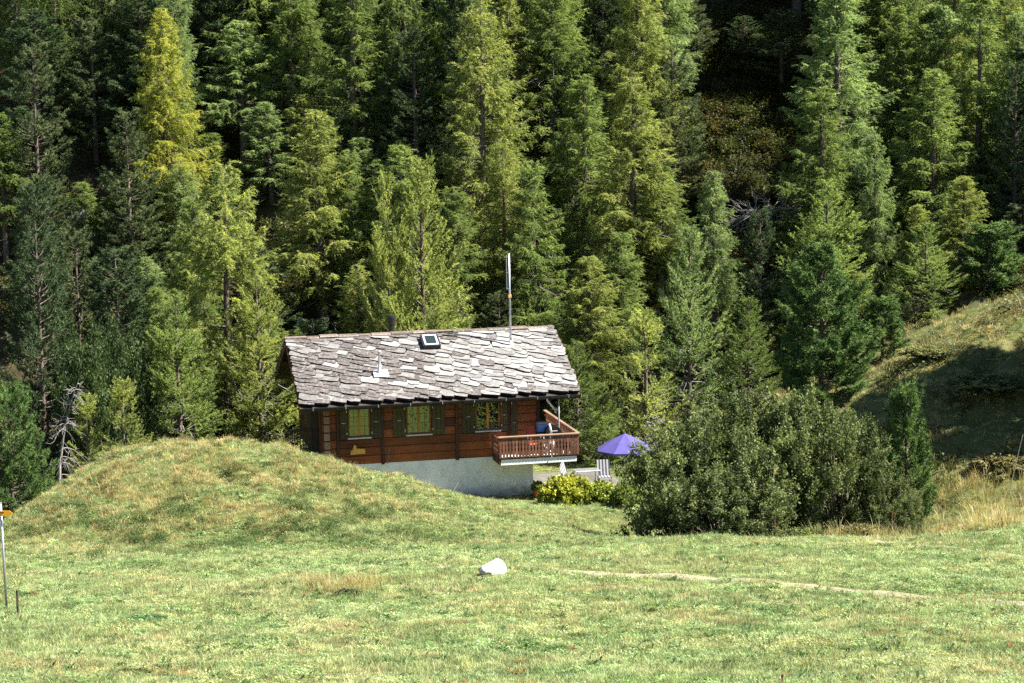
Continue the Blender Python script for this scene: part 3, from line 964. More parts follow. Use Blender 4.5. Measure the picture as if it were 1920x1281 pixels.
WIL = [shrub(81, 3.0, 4.6, 62, 60000, 0.125, 0.065, 60, 0.13, 0.04), shrub(82, 3.0, 4.6, 62, 60000, 0.125, 0.065, 60, 0.13, 0.04), shrub(83, 3.0, 4.6, 58, 56000, 0.115, 0.06, 60, 0.14, 0.04)]
WC = (0.105, 0.135, 0.052)
bush('willow_bush', 1300, 900, 75.5, 270, 255, WC, "silvery willow bush nearest the purple parasol, casting the shadow on grass", WIL[0])
bush('willow_bush', 1435, 880, 76.5, 300, 290, WC, "tall middle willow bush in front of the arolla pine", WIL[1])
bush('willow_bush', 1570, 900, 76.0, 250, 255, tuple(c * 0.92 for c in WC), "right willow bush beside the small upright pine", WIL[2])
bush('willow_bush', 1355, 930, 73.0, 250, 165, tuple(c * 0.9 for c in WC), "low willow bush at the front of the thicket near rusty post", WIL[1])
bush('willow_bush', 1668, 930, 75.2, 130, 125, tuple(c * 0.85 for c in WC), "small willow at the right end of the thicket", WIL[1])
GB = shrub(91, 1.0, 1.0, 70, 9000, 0.13, 0.09, 10, 0.2)
bush('garden_shrub', 1068, 930, 87.3, 95, 52, (0.27, 0.30, 0.045), "yellow-green garden shrub at the corner of the chalet", GB)
bush('garden_shrub', 1125, 935, 87.6, 85, 40, (0.20, 0.25, 0.045), "lower green garden shrub between chalet corner and willow", GB)
bush('garden_shrub', 1030, 940, 87.2, 45, 26, (0.17, 0.22, 0.04), "little leafy plant behind the orange flower pot", GB)
bush('garden_shrub', 1170, 940, 86.0, 60, 40, (0.12, 0.16, 0.04), "dark green shrub tucked against willow's left foot", GB)
bush('bramble_bush', 1370, 985, 71.2, 70, 24, (0.075, 0.11, 0.035), "low green bramble in front of the willow thicket's middle", GB)
bush('bramble_bush', 1505, 985, 71.2, 90, 26, (0.10, 0.13, 0.045), "low leafy bramble right of the rusty fence post", GB)
bush('bramble_bush', 1610, 975, 71.8, 110, 34, (0.15, 0.14, 0.06), "brownish bramble tangle below the small upright pine", GB)

for px, py, Yb, w_, h_, c_, lab in ((1850, 790, 87, 150, 26, (0.10, 0.12, 0.045), "low dark scrub in the middle of the shaded bank"), (1900, 880, 82, 130, 30, (0.15, 0.14, 0.06), "brownish scrub at the right edge low on the bank"),
                                    (1735, 700, 93, 90, 16, (0.14, 0.15, 0.06), "green scrub on the sunlit bank crest")):
    bush('scrub_bush', px, py, Yb, w_, h_, c_, lab, GB)

# ------------------------------------------------------------------ chalet
YAW = R_(12.3)
HO = (-9.9 + 0.213 * 4.87, 92.5 - 0.977 * 4.87, 0.0)
chalet = empty('chalet', HO, YAW, "small timber chalet with stone slab roof, white base and corner balcony", 'house')
RUN, RISE, EZ, RL = 4.87, 2.23, 5.84, 12.0
SL = math.hypot(RUN, RISE)
FY = 0.9                      # facade plane behind the eave
X0, X1 = 1.0, 10.42           # timber body
BY = 2 * RUN - 0.9
ZB, ZW = 3.12, 6.06

def roof_z(y):
    return EZ + RISE / RUN * (y if y < RUN else 2 * RUN - y)

# roof deck with boards below the slabs
mb = MB()
th = 0.16
mb.prism([(0, EZ - 0.06), (RUN, EZ + RISE - 0.06), (2 * RUN, EZ - 0.06), (2 * RUN, EZ - 0.06 - th), (RUN, EZ + RISE - 0.06 - th), (0, EZ - 0.06 - th)], 0.03, RL - 0.03, axis=0)
roof = mb.build('roof', M['dark_wood'], chalet)
# verge boards
for x0, x1 in ((-0.02, 0.03), (RL - 0.03, RL + 0.02)):
    MB().prism([(-0.03, EZ - 0.07), (RUN, EZ + RISE - 0.055), (2 * RUN + 0.03, EZ - 0.07), (2 * RUN + 0.03, EZ - 0.30), (RUN, EZ + RISE - 0.29), (-0.03, EZ - 0.30)], x0, x1, axis=0).build('verge_board', M['gable_wood'], roof)

rs = random.Random(9)
def slab_mesh(k):
    r = random.Random(100 + k)
    slant = r.uniform(0.10, 0.22)
    w, h = 0.5, 0.66
    out = [(-w, slant * 0.9 + r.uniform(-.02, .04)), (-w * 0.45, slant * 0.55 + r.uniform(-.05, .02)), (w * 0.25, slant * 0.1 + r.uniform(-.05, .01)), (w * 0.8, -0.02 + r.uniform(-.02, .03)),
           (w, 0.14 + r.uniform(0, .10)), (w * 0.97, h * 0.8), (w * 0.6, h), (-w * 0.8, h), (-w, h * 0.7)]
    t = 0.065 + r.uniform(0, 0.035)
    mb = MB()
    n = len(out)
    bot = [(x, y, 0) for x, y in out]
    top = [(x * 0.985, y + (0.012 if y < 0.4 else -0.012), t + r.uniform(-0.008, 0.008)) for x, y in out]
    mb.poly(bot + top, [tuple(range(n - 1, -1, -1)), tuple(range(n, 2 * n))] + [(i, (i + 1) % n, n + (i + 1) % n, n + i) for i in range(n)])
    me = mb.mesh('roof_slab', M['slab'])
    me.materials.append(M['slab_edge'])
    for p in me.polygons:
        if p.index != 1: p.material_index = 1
    return me
SLABS = [slab_mesh(k) for k in range(10)]

def slab_color(fx, fy):
    """left half brown-grey weathered slabs, right half many pale new ones"""
    v = rs.random()
    pale = 0.05 + 0.58 * max(0, min(1, (fx - 0.32) / 0.25)) * (1 - max(0, (fx - 0.93) / 0.07) * 0.7) * (1.0 if 0.12 < fy < 0.93 else 0.4)
    if v < pale:
        g = rs.uniform(0.15, 0.29); return (g, g * 1.0, g * 0.97)
    if v < pale + 0.3:
        g = rs.uniform(0.11, 0.17); return (g * 1.03, g, g * 0.97)
    g = rs.uniform(0.04, 0.085); return (g * 1.15, g * 1.0, g * 0.94)

def slope_frame(front=True):
    e2 = Vector((0, RUN / SL, RISE / SL)) if front else Vector((0, -RUN / SL, RISE / SL))
    e1 = Vector((1, 0, 0)) if front else Vector((-1, 0, 0))
    return e1, e2, e1.cross(e2)

NC = 18
EXPO = (SL - 0.12) / NC
e1, e2, e3 = slope_frame()
nslab = 0
for c in range(NC):
    x = -0.12 - rs.uniform(0, 0.4)
    while x < RL - 0.15:
        w = rs.uniform(0.5, 1.0)
        xc = min(max(x + w / 2, w / 2 - 0.06), RL + 0.05 - w / 2)
        sy = rs.uniform(0.85, 1.1)
        u = c * EXPO - 0.07 + rs.uniform(-0.06, 0.05)
        if c == 0: u = 0.0 + rs.uniform(-0.015, 0.015)
        if c >= NC - 2: sy *= 0.6 if c == NC - 1 else 0.85
        o = bpy.data.objects.new('roof_slab', rs.choice(SLABS))
        rot = R_(rs.gauss(-9, 4.5)) if c else R_(rs.gauss(0, 1))
        if c == 0: rot = R_(-2)
        tilt = R_(rs.uniform(4.5, 8.0))
        a1 = e1 * math.cos(rot) + e2 * math.sin(rot)
        a2 = e2 * math.cos(rot) - e1 * math.sin(rot)
        a2t = a2 * math.cos(tilt) - e3 * math.sin(tilt)
        a3 = a1.cross(a2t)
        pos = Vector((xc, 0, EZ)) + e2 * u + e3 * (0.045 + rs.uniform(0, 0.02))
        m = Matrix((( *(a1 * (w * 1.0)), ), ( *(a2t * sy), ), ( *a3, ))).transposed().to_4x4()
        m.translation = pos
        o.parent = roof
        o.matrix_local = m
        fx = xc / RL
        o.color = (*slab_color(fx, c / NC), 1)
        col.objects.link(o)
        nslab += 1
        x += w * rs.uniform(0.9, 1.0)
# back slope: same slabs, joined (not seen from the meadow)
mbk = MB()
e1b, e2b, e3b = slope_frame(False)
for c in range(NC):
    x = -0.1
    while x < RL - 0.1:
        w = rs.uniform(0.8, 1.4)
        tilt = R_(4)
        a2t = e2b * math.cos(tilt) - e3b * math.sin(tilt); a3 = e1b.cross(a2t)
        pos = Vector((RL - min(x + w / 2, RL - w / 2 + 0.05), 2 * RUN, EZ)) + e2b * (c * EXPO - 0.07) + e3b * 0.05
        sm = rs.choice(SLABS)
        vs = [pos + e1b * (v.co.x * w) + a2t * v.co.y * (0.6 if c >= NC - 1 else 0.9) + a3 * v.co.z for v in sm.vertices]
        mbk.poly(vs, [tuple(p.vertices) for p in sm.polygons])
        x += w * 0.95
ob = mbk.build('back_slope_slabs', M['slab'], roof, color=(0.16, 0.14, 0.13)); ob["kind"] = "stuff"
# ridge stones
x = -0.05
while x < RL:
    w = min(rs.uniform(0.5, 1.0), RL + 0.05 - x)
    if w < 0.15: break
    zt = EZ + RISE + 0.10 + rs.uniform(-0.02, 0.03)
    j = lambda: rs.uniform(-0.03, 0.03)
    mb = MB().prism([(RUN - 0.24 + j(), zt - 0.06), (RUN - 0.2 + j(), zt), (RUN + 0.22, zt + 0.01), (RUN + 0.26, zt - 0.06)], x + 0.01, x + w - 0.01, axis=0)
    mb.build('ridge_stone', M['slab'], roof, color=(lambda q: (0.115 * q, 0.085 * q, 0.066 * q))(rs.uniform(0.6, 1.4)))
    x += w
# gutter
mb = MB()
ang = [math.pi + k * math.pi / 8 for k in range(9)]
gpts = [(-0.10 + 0.075 * math.cos(a), EZ - 0.055 + 0.075 * math.sin(a)) for a in ang]
gin = [(-0.10 + 0.062 * math.cos(a), EZ - 0.055 + 0.062 * math.sin(a)) for a in reversed(ang)]
mb.prism(gpts + gin, -0.03, RL + 0.03, axis=0)
gut = mb.build('gutter', M['metal_dark'], chalet)
for k in range(9):
    x = 0.5 + k * 1.37
    MB().box(x, x + 0.03, -0.19, -0.172, EZ - 0.15, EZ - 0.03).build('gutter_bracket', M['metal_grey'], gut)
MB().prism([(-0.17, EZ - 0.16), (-0.03, EZ - 0.16), (-0.03, EZ - 0.04), (-0.17, EZ - 0.04)], RL + 0.032, RL + 0.05, axis=0).build('gutter_end', M['zinc'], gut)
MB().tube([(RL - 1.45, -0.1, EZ - 0.13), (RL - 1.45, -0.08, EZ - 0.24), (RL - 1.0, 0.35, EZ - 0.75), (RL - 0.98, 0.4, EZ - 0.86)], 0.045, 8).build('downpipe', M['zinc'], chalet, smooth=True)
MB().tube([(11.35, 1.2, 3.3), (11.35, 1.2, 5.9)], 0.035, 8).build('balcony_post', M['zinc'], chalet, smooth=True)

# plaster base and body core
MB().box(1.15, 10.1, FY + 0.02, BY - 0.1, 0.4, ZB - 0.01).build('foundation_wall', M['plaster'], chalet)
# timber facade: beams between the dark posts
wall = MB().box(X0 + 0.05, X1 - 0.05, FY + 0.14, BY, ZB, ZW - 0.02).build('timber_wall', M['dark_wood'], chalet)
POSTS = [1.66, 3.56, 6.78, 9.06, 10.36]
segs = [(X0, 1.60), (1.73, 3.49), (3.63, 6.71), (6.85, 8.99), (9.13, 10.29)]
rows = [ZB, 3.47, 3.83, 4.20, 4.56, 4.92, 5.28, 5.64, 6.04]
for a, b in segs:
    for k in range(len(rows) - 1):
        j = rs.uniform(-0.006, 0.006)
        MB().bbox(a, b, FY + j, FY + 0.14, rows[k] + 0.006, rows[k + 1] - 0.006, 0.022).build('beam', M['log'], wall)
for x in POSTS:
    MB().bbox(x - 0.065, x + 0.065, FY - 0.07, FY + 0.16, ZB - 0.05, 6.1, 0.02).build('post', M['post'], wall)
# log ends sticking out at the left corner
for k in range(len(rows) - 1):
    MB().bbox(X0 + 0.06, X0 + 0.30, FY - 0.16 - rs.uniform(0, 0.05), FY - 0.012, rows[k] + 0.03, rows[k + 1] - 0.03, 0.02).build('log_end', M['rail_x'], wall)
# gable walls (boards)
for xg, nm in ((X0, 'left'), (X1, 'right')):
    sgn = -1 if nm == 'left' else 1
    y = FY + 0.16
    while y < BY - 0.05:
        y2 = min(y + 0.22, BY)
        za, zb_ = roof_z(y) - 0.24, roof_z(y2) - 0.24
        pts = [(y, ZB), (y2 - 0.008, ZB), (y2 - 0.008, zb_), (y, za)]
        if y < RUN < y2: pts = [(y, ZB), (y2 - 0.008, ZB), (y2 - 0.008, zb_), (RUN, roof_z(RUN) - 0.24), (y, za)]
        a = xg - 0.06 if sgn < 0 else xg - 0.04
        MB().prism(pts, a, a + 0.1, axis=0).build('gable_board', M['gable_wood'], wall)
        y = y2
# purlins under the verge
for y in (FY + 0.1, 2.8, RUN - 0.1, 7.0):
    MB().bbox(0.1, RL - 0.1, y, y + 0.18, roof_z(y) - 0.46, roof_z(y) - 0.27, 0.02).build('purlin', M['gable_wood'], roof)

# windows and shutters
def window(x0, x1, z0=4.30, z1=5.62):
    w = MB()
    for a, b, c, d in ((x0, x0 + 0.06, z0, z1), (x1 - 0.06, x1, z0, z1), (x0 + 0.06, x1 - 0.06, z1 - 0.06, z1), (x0 + 0.06, x1 - 0.06, z0, z0 + 0.06)):
        w.box(a, b, FY - 0.03, FY + 0.06, c, d)
    win = w.build('window', M['sash_wood'], chalet)
    xm = (x0 + x1) / 2
    MB().bbox(xm - 0.05, xm + 0.05, FY - 0.045, FY + 0.02, z0 + 0.061, z1 - 0.061, 0.01).build('mullion', M['window_wood'], win)
    for a, b in ((x0 + 0.062, xm - 0.052), (xm + 0.052, x1 - 0.062)):
        g = MB().box(a, b, FY - 0.012, FY - 0.006, z0 + 0.062, z1 - 0.062).build('pane', M['glass'], win)
        mm = MB()
        for q in (1, 2):
            zz = z0 + 0.062 + (z1 - z0 - 0.124) * q / 3
            mm.box(a + 0.001, b - 0.001, FY - 0.024, FY - 0.013, zz - 0.007, zz + 0.007)
        xx = (a + b) / 2
        mm.box(xx - 0.006, xx + 0.006, FY - 0.027, FY - 0.0125, z0 + 0.064, z1 - 0.064)
        mm.build('glazing_bar', M['sash_wood'], win)
    MB().bbox(x0 - 0.04, x1 + 0.04, FY - 0.16, FY - 0.032, z0 - 0.07, z0 - 0.005, 0.01).build('sill', M['zinc'], win)

def shutter(x0, x1, z0=4.22, z1=5.62, hinge_left=True):
    m = MB()
    n = 3
    for k in range(n):
        a = x0 + (x1 - x0) * k / n
        b = x0 + (x1 - x0) * (k + 1) / n
        m.bbox(a + 0.004, b - 0.004, FY - 0.055, FY - 0.02, z0, z1, 0.008)
    s = m.build('shutter', M['shutter'], chalet)
    MB().box(x0 + 0.03, x1 - 0.03, FY - 0.075, FY - 0.057, z1 - 0.25, z1 - 0.17).build('batten', M['shutter'], s)
    MB().box(x0 + 0.03, x1 - 0.03, FY - 0.075, FY - 0.057, z0 + 0.15, z0 + 0.23).build('batten', M['shutter'], s)
    xm = (x0 + x1) / 2
    MB().box(xm - 0.08, xm + 0.08, FY - 0.072, FY - 0.057, (z0 + z1) / 2 - 0.012, (z0 + z1) / 2 + 0.012).build('latch', M['metal_grey'], s)
    xh = x0 + 0.01 if hinge_left else x1 - 0.04
    for zz in (z0 + 0.2, z1 - 0.25):
        MB().box(xh, xh + 0.03, FY - 0.085, FY - 0.057, zz, zz + 0.1).build('hinge', M['zinc'], s)

window(2.10, 3.04); shutter(1.76, 2.06, hinge_left=False); shutter(3.08, 3.50)
window(4.60, 5.66); shutter(4.02, 4.55, hinge_left=False); shutter(5.71, 6.26)
window(7.60, 8.66); shutter(7.02, 7.55, hinge_left=False); shutter(8.71, 9.00)
# door shutter panels at the right end of the facade
shutter(9.16, 9.42, z0=3.5)

# ornament, stick, vent
MB().prism([(2.17, 3.55), (2.80, 3.57), (2.80, 3.78), (2.45, 3.80), (2.40, 3.95), (2.32, 3.97), (2.27, 3.76), (2.18, 3.72)], FY - 0.06, FY - 0.012).build('wall_ornament', M['yellow_wood'], chalet)
MB().tube([(3.72, FY - 0.1, 3.1), (3.84, FY - 0.06, 3.75)], [0.018, 0.022], 6).build('drain_rod', M['bark_grey'], chalet)
# flue, vent pipe, skylight, antenna
def roof_pt(x, y): return (x, y, roof_z(y))
MB().lathe([(0.14, -0.5), (0.14, 0.42), (0.165, 0.44), (0.165, 0.60), (0.175, 0.62), (0.19, 0.75), (0.17, 0.84), (0.05, 0.87), (0.0, 0.87)], 14, (4.75, RUN + 0.35, EZ + RISE)).build('flue', M['black'], chalet, smooth=False)
y = 1.9
vp = MB().lathe([(0.16, -0.02), (0.13, 0.12), (0.075, 0.25), (0.05, 0.45), (0.05, 0.98), (0.085, 0.985), (0.085, 1.03), (0.0, 1.04)], 12, (3.66, y, roof_z(y) + 0.06)).build('vent_pipe', M['zinc'], chalet, smooth=True)
pl = MB()
c0 = Vector((3.70, 0, EZ)) + e2 * (y * SL / RUN - 0.30) + e3 * 0.145
pl.poly([c0 + e1 * a + e2 * b + e3 * h for h in (0, 0.015) for a, b in ((-0.33, 0), (0.33, -0.02), (0.32, 0.55), (-0.30, 0.55))], [(3, 2, 1, 0), (4, 5, 6, 7), (0, 1, 5, 4), (1, 2, 6, 5), (2, 3, 7, 6), (3, 0, 4, 7)])
pl.build('flashing', M['zinc'], vp)
c0 = Vector((5.85, 0, EZ)) + e2 * (SL * 0.72) + e3 * 0.08
def sbox(mb, a0, a1, b0, b1, h0, h1):
    mb.poly([c0 + e1 * a + e2 * b + e3 * h for h in (h0, h1) for a, b in ((a0, b0), (a1, b0), (a1, b1), (a0, b1))], [(3, 2, 1, 0), (4, 5, 6, 7), (0, 1, 5, 4), (1, 2, 6, 5), (2, 3, 7, 6), (3, 0, 4, 7)])
    return mb
sk = MB()
for a0, a1, b0, b1 in ((0, 0.12, 0, 0.95), (0.66, 0.78, 0, 0.95), (0.12, 0.66, 0, 0.12), (0.12, 0.66, 0.83, 0.95)):
    sbox(sk, a0, a1, b0, b1, 0, 0.22)
skl = sk.build('skylight', M['metal_dark'], chalet)
fr = MB()
for a0, a1, b0, b1 in ((0.08, 0.16, 0.05, 0.9), (0.62, 0.70, 0.05, 0.9), (0.16, 0.62, 0.05, 0.15), (0.16, 0.62, 0.8, 0.9)):
    sbox(fr, a0, a1, b0, b1, 0.221, 0.245)
fr.build('skylight_frame', M['zinc'], skl)
sbox(MB(), 0.13, 0.65, 0.13, 0.82, 0.15, 0.225).build('pane', M['glass'], skl)
ym = 3.7
am = MB().tube([(9.82, ym, roof_z(ym) - 0.1), (9.80, ym, roof_z(ym) + 4.05)], [0.05, 0.042], 8).build('antenna_mast', M['metal_grey'], chalet, smooth=True)
MB().tube([(9.69, ym, roof_z(ym) + 2.45), (9.685, ym, roof_z(ym) + 4.0)], 0.022, 6).build('antenna_rod', M['metal_grey'], am)
for zz in (2.5, 3.2, 3.9):
    MB().box(9.67, 9.85, ym - 0.03, ym + 0.03, roof_z(ym) + zz, roof_z(ym) + zz + 0.03).build('clamp', M['metal_grey'], am)
MB().box(9.74, 9.88, ym - 0.07, ym + 0.07, roof_z(ym) + 2.12, roof_z(ym) + 2.24).build('marker_band', M['yellow_wood'], am)
MB().lathe([(0.17, -0.1), (0.1, 0.06), (0.055, 0.12)], 10, (9.82, ym, roof_z(ym) + 0.1)).build('mast_flashing', M['zinc'], am, smooth=True)

# balcony wrapping the right corner
BX0, BX1, BYF = 8.30, 11.76, -0.60
bal = MB().box(BX0 + 0.08, BX1 - 0.08, BYF + 0.02, FY - 0.01, 3.0, 3.24).box(10.44, BX1 - 0.08, FY - 0.01, 5.6, 3.0, 3.24).build('balcony', M['white_paint'], chalet)
MB().box(BX0, BX0 + 0.078, BYF, FY - 0.075, 3.02, 3.45).build('side_beam', M['post'], bal)
MB().box(BX0 + 0.08, BX1, BYF - 0.01, BYF + 0.05, 3.245, 3.34).build('toe_beam', M['dark_wood'], bal)
MB().bbox(BX0 - 0.03, BX1 + 0.05, BYF - 0.08, BYF + 0.07, 4.17, 4.235, 0.012).build('handrail', M['rail_x'], bal)
MB().bbox(BX0, BX1, BYF - 0.005, BYF + 0.04, 3.98, 4.04, 0.01).build('rail', M['rail'], bal)
MB().bbox(BX1 - 0.07, BX1 + 0.08, BYF + 0.075, 5.65, 4.17, 4.235, 0.012).build('handrail', M['rail_x'], bal)
MB().bbox(BX1 - 0.03, BX1 + 0.03, BYF + 0.05, 5.6, 3.98, 4.04, 0.01).build('rail', M['rail'], bal)
MB().box(BX1 - 0.05, BX1 + 0.01, BYF + 0.052, 5.6, 3.245, 3.34).build('toe_beam', M['dark_wood'], bal)
# shaped balusters: narrow at the waist
def baluster_mesh():
    prof = [(-0.055, 3.30), (-0.058, 3.55), (-0.034, 3.66), (-0.052, 3.76), (-0.030, 3.86), (-0.056, 3.97), (-0.056, 4.168)]
    pts = [(-a, z) for a, z in prof]
    return MB().prism(list(prof) + pts[::-1], -0.014, 0.014).mesh('baluster', M['rail'])
BAL = baluster_mesh()
nb = 24
for k in range(nb + 1):
    x = BX0 + 0.06 + (BX1 - BX0 - 0.1) * k / nb
    o = link('baluster', BAL, bal, (x, BYF - 0.026, 0))
nb2 = 40
for k in range(1, nb2 + 1):
    o = link('baluster', BAL, bal, (BX1 + 0.048, BYF + 0.05 + 6.1 * k / nb2, 0)); o.rotation_euler = (0, 0, R_(90))
for k in range(1, 10):
    o = link('baluster', BAL, bal, (BX0 - 0.02, BYF + 0.145 * k, 0)); o.rotation_euler = (0, 0, R_(90))

# left porch: deck, rail and dark recess panel
deck = MB().box(-0.30, X0 - 0.08, 1.5, 4.2, 3.18, 3.36).build('porch_deck', M['dark_wood'], chalet)
MB().bbox(-0.32, 0.62, 1.46, 1.56, 4.56, 4.64, 0.01).build('handrail', M['dark_wood'], deck)
for k in range(8):
    x = -0.24 + k * 0.115
    MB().box(x, x + 0.045, 1.49, 1.53, 3.361, 4.559).build('baluster', M['dark_wood'], deck)
MB().box(-0.26, -0.21, 1.57, 4.2, 4.45, 4.54).build('rail', M['dark_wood'], deck)
for y in (2.0, 2.5, 3.0, 3.5, 4.0):
    MB().box(-0.255, -0.215, y, y + 0.05, 3.361, 4.449).build('baluster', M['dark_wood'], deck)
MB().box(0.60, 0.93, 1.62, 1.72, 3.361, 5.95).build('porch_recess_panel', M['dark_wood'], chalet)  # dark panel standing in for the shaded recess and wall beyond

def hw(x, y, z):
    c, s_ = math.cos(YAW), math.sin(YAW)
    return (HO[0] + x * c - y * s_, HO[1] + x * s_ + y * c, z)

def hthing(name, x, y, z, label, cat, rz=0.0, group=None):
    return empty(name, hw(x, y, z), YAW + rz, label, cat, group)

# ------------------------------------------------------------------ small things around the chalet
t = hthing('rain_barrel', 0.45, 0.75, 3.0, "dark barrel half hidden by the mound below the porch", 'barrel')
MB().lathe([(0.0, -0.6), (0.24, -0.6), (0.27, 0.0), (0.25, 0.42), (0.0, 0.43)], 14).build('barrel_body', M['metal_dark'], t, smooth=True)
MB().lathe([(0.262, 0.42), (0.275, 0.43), (0.27, 0.46), (0.0, 0.47)], 14).build('lid', M['zinc'], t, smooth=True)

# balcony furniture
ZF = 3.24
t = hthing('folding_chair', 9.95, 0.2, ZF, "rust red folding chair leaning on the balcony", 'chair', 0.2)
for x in (-0.22, 0.22):
    MB().tube([(x, -0.25, 0.0), (x, 0.22, 1.12)], 0.018, 6).build('leg', M['metal_dark'], t)
    MB().tube([(x * 0.9, 0.30, 0.0), (x * 0.9, -0.18, 0.50)], 0.018, 6).build('leg', M['metal_dark'], t)
MB().bbox(-0.22, 0.22, 0.0, 0.035, 0.0, 0.72, 0.01).build('backrest', M['red'], t, loc=(0, 0.02, 0.50)).rotation_euler = (R_(-22), 0, 0)
MB().bbox(-0.21, 0.21, -0.25, 0.20, 0.46, 0.49, 0.01).build('seat', M['red'], t)

t = hthing('gas_grill', 10.85, 0.35, ZF, "black barbecue grill standing on the balcony corner", 'grill')
MB().prism([(-0.30, 0.62), (0.30, 0.62), (0.34, 0.80), (0.34, 0.90), (-0.34, 0.90), (-0.34, 0.80)], -0.26, 0.26).build('firebox', M['black'], t)
MB().prism([(-0.34, 0.91), (0.34, 0.91), (0.33, 1.04), (0.22, 1.16), (0.0, 1.20), (-0.22, 1.16), (-0.33, 1.04)], -0.26, 0.26).build('lid', M['black'], t)
MB().tube([(-0.15, -0.31, 1.0), (0.15, -0.31, 1.0)], 0.015, 6).build('handle', M['metal_grey'], t)
MB().box(-0.72, -0.36, -0.24, 0.24, 0.84, 0.88).build('side_shelf', M['metal_dark'], t)
for x in (-0.28, 0.28):
    for y in (-0.2, 0.2):
        MB().tube([(x, y, 0), (x, y, 0.63)], 0.02, 6).build('leg', M['metal_grey'], t)
MB().box(-0.3, 0.3, -0.22, 0.22, 0.15, 0.18).build('bottom_shelf', M['metal_dark'], t)

t = hthing('cool_box', 10.45, 0.58, ZF + 0.9, "pale blue cool box on a stool by the balcony wall", 'box')
MB().bbox(-0.2, 0.2, -0.14, 0.14, 0.0, 0.34, 0.03).build('box_body', M['blue'], t)
MB().bbox(-0.215, 0.215, -0.155, 0.155, 0.342, 0.43, 0.025).build('lid', M['ivory'], t)
t = hthing('stool', 10.45, 0.58, ZF, "tall dark stool carrying the blue cool box", 'stool')
MB().box(-0.2, 0.2, -0.18, 0.18, 0.85, 0.898).build('seat', M['dark_wood'], t)
for x in (-0.17, 0.17):
    for y in (-0.15, 0.15):
        MB().tube([(x * 1.2, y * 1.2, 0), (x, y, 0.85)], 0.02, 6).build('leg', M['dark_wood'], t)

t = hthing('telescope', 10.58, -0.30, ZF, "white tube on a tripod behind the balcony rail", 'telescope')
for k in range(3):
    a = k * 2.094 + 0.5
    MB().tube([(0.35 * math.cos(a), 0.35 * math.sin(a), 0), (0, 0, 0.95)], 0.02, 6).build('leg', M['metal_grey'], t)
MB().tube([(0.1, 0.1, 0.92), (-0.03, -0.12, 1.38)], 0.045, 10).build('tube', M['white_paint'], t, smooth=True)
for k, (x, y, h, r, lab) in enumerate(((10.15, -0.35, 0.34, 0.12, "small pale flower pot left of the telescope"), (11.0, -0.38, 0.40, 0.12, "pale flower pot right of the telescope"), (11.3, -0.38, 0.28, 0.13, "pale flower pot nearest the balcony corner"))):
    t = hthing('flower_pot', x, y, ZF, lab, 'flower pot', group="pots on the balcony floor")
    MB().lathe([(0.0, 0.0), (r * 0.7, 0), (r, h), (r * 0.9, h), (r * 0.85, h - 0.04), (0, h - 0.05)], 12).build('pot', M['ivory'], t, smooth=True)
    st, lf, H, Rr = GB
    o = link('plant', lf, t, (0, 0, h - 0.05), (0.1, 0.13, 0.05)); o.scale = (0.2, 0.2, 0.3)

# under the balcony: garden table and striped chairs on a stone terrace
tb = MB().box(10.5, 14.2, -0.4, 4.5, 0.9, 1.55).build('terrace', M['terrace_stone'])
tb.location = HO; tb.rotation_euler = (0, 0, YAW)
tag(tb, "low stone terrace beside the chalet below the balcony", "terrace", kind="structure")
def striped_chair(x, y, rz, label):
    t = hthing('garden_chair', x, y, 1.55, label, 'chair', rz, "striped chairs on the terrace")
    n = 8
    back = MB().box(-0.28, 0.28, 0.24, 0.27, 0.42, 0.44).build('back_frame', M['metal_grey'], t)
    for k in range(n):
        a = -0.28 + 0.56 * k / n
        mat = M['navy'] if k % 2 else M['ivory']
        MB().prism([(0.22, 0.44), (0.42, 1.08), (0.44, 1.075), (0.24, 0.435)], a, a + 0.07, axis=0).build('back_stripe', mat, t)
        MB().box(a, a + 0.07, -0.28, 0.22, 0.40, 0.42).build('seat_stripe', mat, t)
    for xx in (-0.27, 0.27):
        MB().tube([(xx, -0.27, 0), (xx, -0.25, 0.40)], 0.016, 6).build('leg', M['metal_grey'], t)
        MB().tube([(xx, 0.34, 0), (xx, 0.22, 0.40)], 0.016, 6).build('leg', M['metal_grey'], t)
striped_chair(11.75, 0.9, 0.9, "striped garden chair nearest the chalet wall")
striped_chair(13.3, 0.9, -0.1, "striped garden chair under the purple parasol")
t = hthing('garden_table', 12.5, 1.0, 1.55, "dark garden table between the striped chairs", 'table')
MB().bbox(-0.55, 0.55, -0.35, 0.35, 0.70, 0.74, 0.01).build('tabletop', M['metal_grey'], t)
for x in (-0.48, 0.48):
    for y in (-0.3, 0.3):
        MB().tube([(x, y, 0), (x, y, 0.70)], 0.02, 6).build('leg', M['metal_grey'], t)

pp = at(1172, 842, 89.0)
t = empty('parasol', (pp[0], 89.0, 1.2), 0.35, "purple parasol on the terrace, half hidden by the willow bush", 'parasol')
zc = pp[2] - 1.2
RP = 1.25
cv = MB()
nseg = 8
ring = [(RP * math.cos(k * 2 * math.pi / nseg), RP * math.sin(k * 2 * math.pi / nseg)) for k in range(nseg)]
vs = [(0, 0, zc + 0.68)]
for f_, zf in ((0.5, 0.37), (1.0, 0.0)):
    for k in range(nseg):
        vs.append((ring[k][0] * f_, ring[k][1] * f_, zc + zf))
        kx, ky = [(ring[k][i] + ring[(k + 1) % nseg][i]) / 2 for i in (0, 1)]
        vs.append((kx * f_, ky * f_, zc + zf - 0.015))
fs = []
n2 = 2 * nseg
for k in range(n2):
    fs.append((0, 1 + k, 1 + (k + 1) % n2))
    fs.append((1 + k, 1 + n2 + k, 1 + n2 + (k + 1) % n2, 1 + (k + 1) % n2))
cv.poly(vs, fs)
cano = cv.build('canopy', M['purple'], t)
sm = cano.modifiers.new('thick', 'SOLIDIFY'); sm.thickness = 0.012
val = MB()
